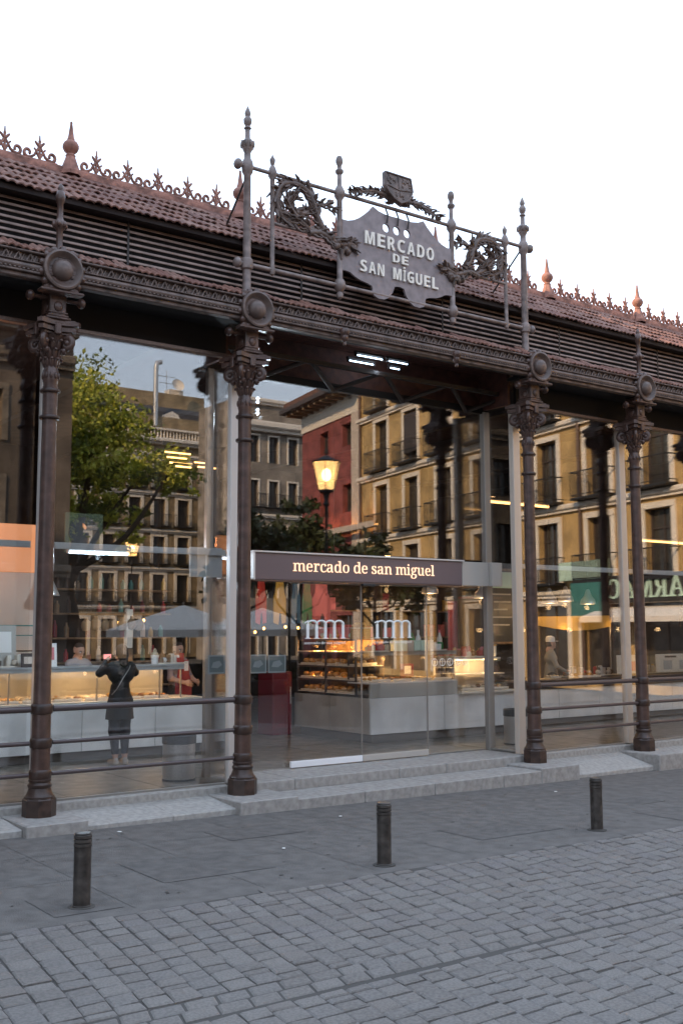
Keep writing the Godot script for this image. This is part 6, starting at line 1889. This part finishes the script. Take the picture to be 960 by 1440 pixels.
	cornice(o, 15.0, 19.5, 0.3, 0.4, M.trim, "roof_cornice")
	# ochre corner house with balconies and roof balustrade
	o = thing("ochre_house", "ochre house with white framed balcony windows, mirrored right of the tree", "building", Vector3(42.0, -0.3, 69.3), PI)
	var oc: Array = []
	for k in 8:
		oc.append([1.6 + k * 2.25, 1.05])
	facade(o, 18.2, 20.4, 8.0, [[0.3, 3.2, oc], [4.6, 6.9, oc], [7.8, 10.1, oc], [11.0, 13.3, oc], [14.2, 16.5, oc]], M.ochre_wall, M.window_dark, M.trim, [false, true, true, true, true], 0.28)
	for y in [4.2, 7.4, 10.6, 13.8, 17.1]:
		cornice(o, 18.2, y, 0.22, 0.3, M.trim)
	cornice(o, 18.2, 18.3, 0.35, 0.7, M.trim, "roof_cornice")
	var bal := B.new()
	for k in 60:
		bal.lathe([Vector2(0.05, 18.5), Vector2(0.09, 18.7), Vector2(0.05, 19.0), Vector2(0.07, 19.2)], 6, Vector3(0.3 + k * 0.3, 0, 0.2))
	bal.box(Vector3(9.1, 19.28, 0.2), Vector3(18.2, 0.16, 0.3))
	part("balustrade", bal, M.trim, o)
	for k in 4:
		var dm := node("dormer", o, Vector3(2.7 + k * 4.5, 18.5, -0.3))
		part("gable", B.new().slab(PackedVector2Array([Vector2(-0.9, 0), Vector2(0.9, 0), Vector2(0.9, 1.7), Vector2(0.6, 2.2), Vector2(0.0, 2.5), Vector2(-0.6, 2.2), Vector2(-0.9, 1.7)]), -0.6, 0.2), M.trim, dm)
		part("pane", B.new().slab(PackedVector2Array([Vector2(-0.5, 0.1), Vector2(0.5, 0.1), Vector2(0.5, 1.4), Vector2(0.3, 1.75), Vector2(0.0, 1.9), Vector2(-0.3, 1.75), Vector2(-0.5, 1.4)]), 0.2, 0.24), M.window_dark, dm)
	var mr := B.new()
	mr.box(Vector3(9.1, 19.9, -2.2), Vector3(18.2, 3.2, 3.0), 0.5)
	part("mansard", mr, M.slate, o)
	part("attic", B.new().box(Vector3(10.0, 21.9, -3.6), Vector3(14.0, 2.2, 3.0), 0.05), M.ochre_wall, o)
	part("chimney", B.new().box(Vector3(5.5, 22.9, -3.2), Vector3(1.4, 1.4, 1.0), 0.05), M.trim, o)
	part("flue_pipe", B.new().tube([Vector3(8.9, 19.5, 0.1), Vector3(8.9, 24.6, 0.1), Vector3(8.8, 25.0, 0.1), Vector3(8.4, 25.1, 0.1)], 0.22, 0.22, 8), M.pipe_metal, o)
	part("aerial", B.new().tube([Vector3(6.6, 22.0, -2.5), Vector3(6.6, 25.2, -2.5)], 0.03, 0.03, 5).tube([Vector3(5.6, 24.6, -2.5), Vector3(7.6, 24.6, -2.5)], 0.03, 0.03, 5).tube([Vector3(5.9, 24.0, -2.5), Vector3(7.3, 24.0, -2.5)], 0.03, 0.03, 5), M.pipe_metal, o)
	part("dish", B.new().lathe([Vector2(0.0, 0.0), Vector2(0.4, 0.08), Vector2(0.6, 0.24)], 14), M.trim, o, Transform3D(Basis(Vector3.RIGHT, 1.2), Vector3(5.5, 23.9, -2.6)))
	# sombre stone building on the left of the square
	o = thing("stone_building", "dark stone building with plain wall and cornice, mirrored at the left edge", "building", Vector3(7.75, -0.3, 24.3), PI)
	var scn := columns_of(3.2, 5.0, 7, 1.3)
	facade(o, 40.0, 13.6, 5.5, [[0.3, 3.2, scn], [5.2, 7.4, scn], [8.8, 10.6, scn]], M.stone_wall, M.window_dark, M.stone_trim, [false, false, false], 0.22)
	cornice(o, 40.0, 11.9, 0.35, 0.35, M.stone_trim)
	cornice(o, 40.0, 4.4, 0.3, 0.3, M.stone_trim)
	cornice(o, 40.0, 13.3, 0.6, 0.9, M.stone_trim, "roof_cornice")
	# unseen tall block added left of the market to keep low sun off the square
	o = thing("corner_block", "tall brick coloured block beyond the left end of the market hall", "building", Vector3(-22.0, -0.3, 9.0), PI / 2)
	var bc := columns_of(2.0, 2.6, 9, 1.2)
	facade(o, 25.0, 24.8, 11.0, [[0.3, 3.2, bc], [4.6, 6.8, bc], [7.9, 10.1, bc], [11.2, 13.4, bc], [14.5, 16.7, bc], [17.8, 20.0, bc], [21.1, 23.2, bc]], M.brick_side, M.window_dark, M.trim, [false, true, true, true, true, true, false], 0.16)
	cornice(o, 25.0, 24.4, 0.5, 0.8, M.trim, "roof_cornice")
	build_trees()
	for k in 3:
		var um := thing("parasol", ["white cafe parasol, mirrored nearest the entrance column", "white cafe parasol, mirrored in the middle of the left bay", "white cafe parasol, mirrored behind the red apron"][k], "parasol", Vector3([15.6, 10.6, 13.2][k], -0.4, [22.5, 21.0, 25.5][k]), 0.3, "white cafe parasols on the square")
		var cl := B.new()
		for i in 8:
			var a := TAU * i / 8
			var b2 := TAU * (i + 1) / 8
			var ea := Vector3(cos(a) * 2.6, 2.35, sin(a) * 2.6)
			var eb := Vector3(cos(b2) * 2.6, 2.35, sin(b2) * 2.6)
			cl.tri(Vector3(0, 3.2, 0), ea, eb, (ea + eb).normalized() + Vector3.UP)
			cl.quad(ea, eb, eb - Vector3(0, 0.25, 0), ea - Vector3(0, 0.25, 0), ea + eb - Vector3(0, 4.8, 0))
		part("canopy", cl, M.umbrella, um)
		part("pole", B.new().tube([Vector3(0, 0, 0), Vector3(0, 3.3, 0)], 0.035, 0.035, 8), M.frame_grey, um)
		part("foot", B.new().lathe([Vector2(0.4, 0.0), Vector2(0.4, 0.1), Vector2(0.1, 0.16), Vector2(0.0, 0.16)], 14), M.granite_dark, um)
	var dk := [Color(0.02, 0.03, 0.012), Color(0.03, 0.04, 0.015), Color(0.015, 0.022, 0.01)]
	var hedge_words := ["beside the stone building", "second from the stone building", "in front of the white parasols, left", "in front of the white parasols, middle", "in front of the white parasols, right", "near the small trees, left", "near the small trees, right"]
	for k in 7:
		var hd := thing("planter_hedge", "dark clipped hedge in a low planter, mirrored " + hedge_words[k], "planter", Vector3(6.3 + k * 2.0, -0.36, 18.6 + 0.25 * k), 0.1, "hedge planters round the cafe terrace")  # hedges added to darken the mirrored square in the glass
		part("planter", B.new().box(Vector3(0, 0.25, 0), Vector3(1.8, 0.5, 0.55), 0.02), M.shop_dark, hd)
		part("hedge", crown([[Vector3(-0.45, 0.95, 0), Vector3(0.55, 0.42, 0.3)], [Vector3(0.4, 0.95, 0), Vector3(0.55, 0.45, 0.3)]], 900, 0.13, dk), M.leaf_sun, hd)
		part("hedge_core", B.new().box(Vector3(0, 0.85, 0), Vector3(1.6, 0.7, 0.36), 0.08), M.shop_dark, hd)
	var lamp: Node3D
	for k in 2:
		if k == 0:
			lamp = thing("street_lamp", "lit street lantern on a dark post, mirrored above the door sign", "street lamp", Vector3(9.27, gy(9.27) + 0.3, 9.3), 0.4, "lit lanterns on the square")
			part("post", B.new().lathe([Vector2(0.2, 0), Vector2(0.2, 0.4), Vector2(0.1, 0.6), Vector2(0.09, 1.2), Vector2(0.045, 1.4), Vector2(0.034, 5.1), Vector2(0.09, 5.2), Vector2(0.05, 5.3), Vector2(0.1, 5.5), Vector2(0.0, 5.52)], 12), M.balcony_iron, lamp)
			part("lantern_glass", B.new().ngon(0.22, 5.58, 6.30, 6, 0.2, Vector3.ZERO, 0.38), M.lantern_glass, lamp)
			var fr := B.new()
			for i in 6:
				var a := TAU * i / 6 + 0.2
				var e := Vector3(cos(a), 0, sin(a))
				fr.tube([e * 0.225 + Vector3.UP * 5.56, e * 0.385 + Vector3.UP * 6.31], 0.014, 0.014, 5)
			fr.ngon(0.41, 6.30, 6.34, 6, 0.2)
			fr.ngon(0.33, 6.34, 6.48, 6, 0.2, Vector3.ZERO, 0.08)
			fr.ball(Vector3(0, 6.58, 0), Vector3(0.05, 0.09, 0.05), 8, 5)
			fr.ngon(0.21, 5.52, 5.58, 6, 0.2)
			part("lantern_frame", fr, M.balcony_iron, lamp)
			part("bulb", B.new().ball(Vector3(0, 5.98, 0), Vector3(0.12, 0.17, 0.12), 12, 8), M.lantern_bulb, lamp)
		else:
			var l2 := dup(lamp, "lit street lantern far across the square, mirrored in the left bay")
			l2.position = Vector3(17.2, 0.2, 39.3)
	omni(Vector3(9.27, gy(9.27) + 6.28, 9.3), Color(1.0, 0.76, 0.42), 3.0, 0.1)
	omni(Vector3(17.2, 6.2, 39.3), Color(1.0, 0.76, 0.42), 3.0, 0.1)

func crown(blobs: Array, n: int, size: float, greens: Array) -> B:
	var b := B.new()
	b.colored = true
	var total := 0.0
	for q in blobs:
		total += q[1].x * q[1].y * q[1].z
	for q in blobs:
		var m := int(n * q[1].x * q[1].y * q[1].z / total)
		var clumps: Array = []
		for k in maxi(6, m / 42):
			var v := Vector3(rng.randfn(), rng.randfn(), rng.randfn()).normalized() * pow(rng.randf(), 0.45)
			clumps.append([q[0] + v * q[1], greens[rng.randi() % greens.size()], rng.randf_range(0.14, 0.30) * minf(q[1].x, q[1].y)])
		for k in m:
			var c: Array = clumps[rng.randi() % clumps.size()]
			var p: Vector3 = c[0] + Vector3(rng.randfn(), rng.randfn() * 0.6, rng.randfn()) * c[2] * 0.8
			var f := Vector3(rng.randfn(), rng.randfn() - 0.5, rng.randfn()).normalized()
			var s := f.cross(Vector3(rng.randfn(), rng.randfn(), rng.randfn())).normalized()
			var l := size * rng.randf_range(0.7, 1.3)
			b.col = c[1] * rng.randf_range(0.75, 1.2)
			var nn := f.cross(s).normalized()
			b.quad(p, p + f * l * 0.5 + s * l * 0.28 + nn * l * 0.08, p + f * l, p + f * l * 0.5 - s * l * 0.28 + nn * l * 0.08, nn)
	return b

func build_trees() -> void:
	var t := thing("plaza_tree", "tall sunlit green tree, mirrored in the glass right of the leftmost column", "tree", Vector3(11.6, -0.4, 33.5))
	var tr := B.new()
	tr.tube(smooth([Vector3(0, 0, 0), Vector3(0.1, 2.5, 0), Vector3(-0.1, 4.6, 0.1), Vector3(0.4, 7.4, 0), Vector3(1.0, 11.5, 0)], 4), 0.42, 0.10, 10)
	part("trunk", tr, M.bark, t)
	var lm := [[Vector3(-0.1, 4.4, 0), Vector3(1.6, 7.0, 0.6), Vector3(3.2, 9.4, 0.4)], [Vector3(-0.05, 4.0, 0), Vector3(-1.5, 7.0, -0.4), Vector3(-2.2, 9.8, -0.2)], [Vector3(0.2, 6.4, 0), Vector3(-0.6, 9.0, 0.9), Vector3(-0.8, 12.0, 1.0)], [Vector3(0.1, 5.0, 0), Vector3(2.2, 6.6, -0.8), Vector3(4.6, 10.0, -0.6)]]
	for l in lm:
		part("limb", B.new().tube(smooth(l, 4), 0.2, 0.05, 8), M.bark, t)
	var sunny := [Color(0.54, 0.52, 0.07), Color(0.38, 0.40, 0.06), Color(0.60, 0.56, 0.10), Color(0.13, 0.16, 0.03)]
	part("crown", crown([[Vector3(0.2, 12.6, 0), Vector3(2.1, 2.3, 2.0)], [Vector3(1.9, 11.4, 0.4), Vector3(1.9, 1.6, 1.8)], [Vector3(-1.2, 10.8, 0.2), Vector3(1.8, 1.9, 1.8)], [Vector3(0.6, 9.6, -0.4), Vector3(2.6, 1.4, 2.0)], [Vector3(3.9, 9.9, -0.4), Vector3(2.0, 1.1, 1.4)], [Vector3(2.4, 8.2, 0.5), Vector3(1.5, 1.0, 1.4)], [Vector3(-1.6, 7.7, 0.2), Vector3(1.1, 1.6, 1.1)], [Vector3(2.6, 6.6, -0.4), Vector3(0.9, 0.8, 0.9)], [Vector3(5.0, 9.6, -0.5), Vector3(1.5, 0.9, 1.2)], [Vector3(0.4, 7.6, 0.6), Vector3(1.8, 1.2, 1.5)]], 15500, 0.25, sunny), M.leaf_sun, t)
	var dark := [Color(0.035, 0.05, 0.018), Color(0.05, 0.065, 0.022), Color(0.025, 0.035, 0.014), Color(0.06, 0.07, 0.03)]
	var spots := [[10.0, 14.6, 1.0, "small dark tree, mirrored over the left part of the door sign"], [12.6, 15.6, 1.08, "small dark tree, mirrored behind the street lantern post"], [15.4, 15.2, 0.9, "small dark tree, mirrored right of the street lantern post"]]
	for s in spots:
		var d := thing("small_tree", s[3], "tree", Vector3(s[0], gy(s[0]), s[1]), 0.0, "small dark trees on the square")
		var k: float = s[2]
		part("trunk", B.new().tube(smooth([Vector3(0, 0, 0), Vector3(0.05, 1.4, 0), Vector3(-0.05, 2.8, 0), Vector3(0.1, 4.2, 0)], 3), 0.11, 0.03, 8), M.bark, d)
		for l in 4:
			var a := TAU * l / 4 + k
			part("limb", B.new().tube([Vector3(0, 2.2 + 0.2 * l, 0), Vector3(cos(a) * 0.6, 3.1, sin(a) * 0.6), Vector3(cos(a) * 1.1, 4.2, sin(a) * 1.1)], 0.045, 0.015, 6), M.bark, d)
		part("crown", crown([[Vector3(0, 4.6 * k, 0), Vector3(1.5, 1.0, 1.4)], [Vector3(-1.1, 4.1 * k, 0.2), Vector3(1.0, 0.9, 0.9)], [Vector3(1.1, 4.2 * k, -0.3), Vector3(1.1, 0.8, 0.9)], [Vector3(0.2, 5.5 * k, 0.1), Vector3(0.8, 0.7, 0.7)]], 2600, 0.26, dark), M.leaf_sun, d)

# ---------------------------------------------------------------- scene
func _ready() -> void:
	rng.seed = 20240611
	cam = Camera3D.new()
	cam.name = "camera"
	cam.fov = 51.311
	cam.near = 0.05
	cam.far = 900.0
	cam.keep_aspect = Camera3D.KEEP_HEIGHT
	cam.transform = Transform3D(Basis(Vector3.UP, -0.631498) * Basis(Vector3.RIGHT, 0.110338) * Basis(Vector3.BACK, -0.003894), Vector3(-6.7883, 1.9125, 11.3258))
	add_child(cam)
	cam.current = true

	var sky_mat := ProceduralSkyMaterial.new()
	sky_mat.sky_top_color = lin(0.47, 0.585, 0.76)
	sky_mat.sky_horizon_color = lin(0.83, 0.86, 0.845)
	sky_mat.sky_curve = 0.12
	sky_mat.sky_energy_multiplier = 1.33
	sky_mat.ground_bottom_color = lin(0.16, 0.16, 0.16)
	sky_mat.ground_horizon_color = lin(0.35, 0.36, 0.37)
	sky_mat.ground_energy_multiplier = 0.7
	sky_mat.sun_angle_max = 12.0
	sky_mat.sun_curve = 0.1
	var sky := Sky.new()
	sky.sky_material = sky_mat
	var env := Environment.new()
	env.background_mode = Environment.BG_SKY
	env.sky = sky
	env.tonemap_mode = Environment.TONE_MAPPER_LINEAR
	env.tonemap_exposure = 1.6
	env.ambient_light_source = Environment.AMBIENT_SOURCE_SKY
	env.sdfgi_enabled = true
	env.ssao_enabled = true
	env.ssil_enabled = true
	var we := WorldEnvironment.new()
	we.name = "environment"
	we.environment = env
	add_child(we)

	var sun := DirectionalLight3D.new()
	sun.name = "sun"
	sun.light_color = Color(1.0, 0.86, 0.68)
	sun.light_energy = 1.6
	sun.light_angular_distance = 0.5
	sun.shadow_enabled = true
	add_child(sun)
	sun.basis = Basis.looking_at(Vector3(0.80, -0.469, 0.373))

	make_materials()
	build_ground()
	build_hall()
	build_iron_sign()
	build_header()
	build_doors()
	build_spots()
	build_rails()
	build_left_counter()
	build_kiosk()
	build_back_stalls()
	build_right_counter()
	build_goods()
	build_people()
	build_bollards()
	build_square()
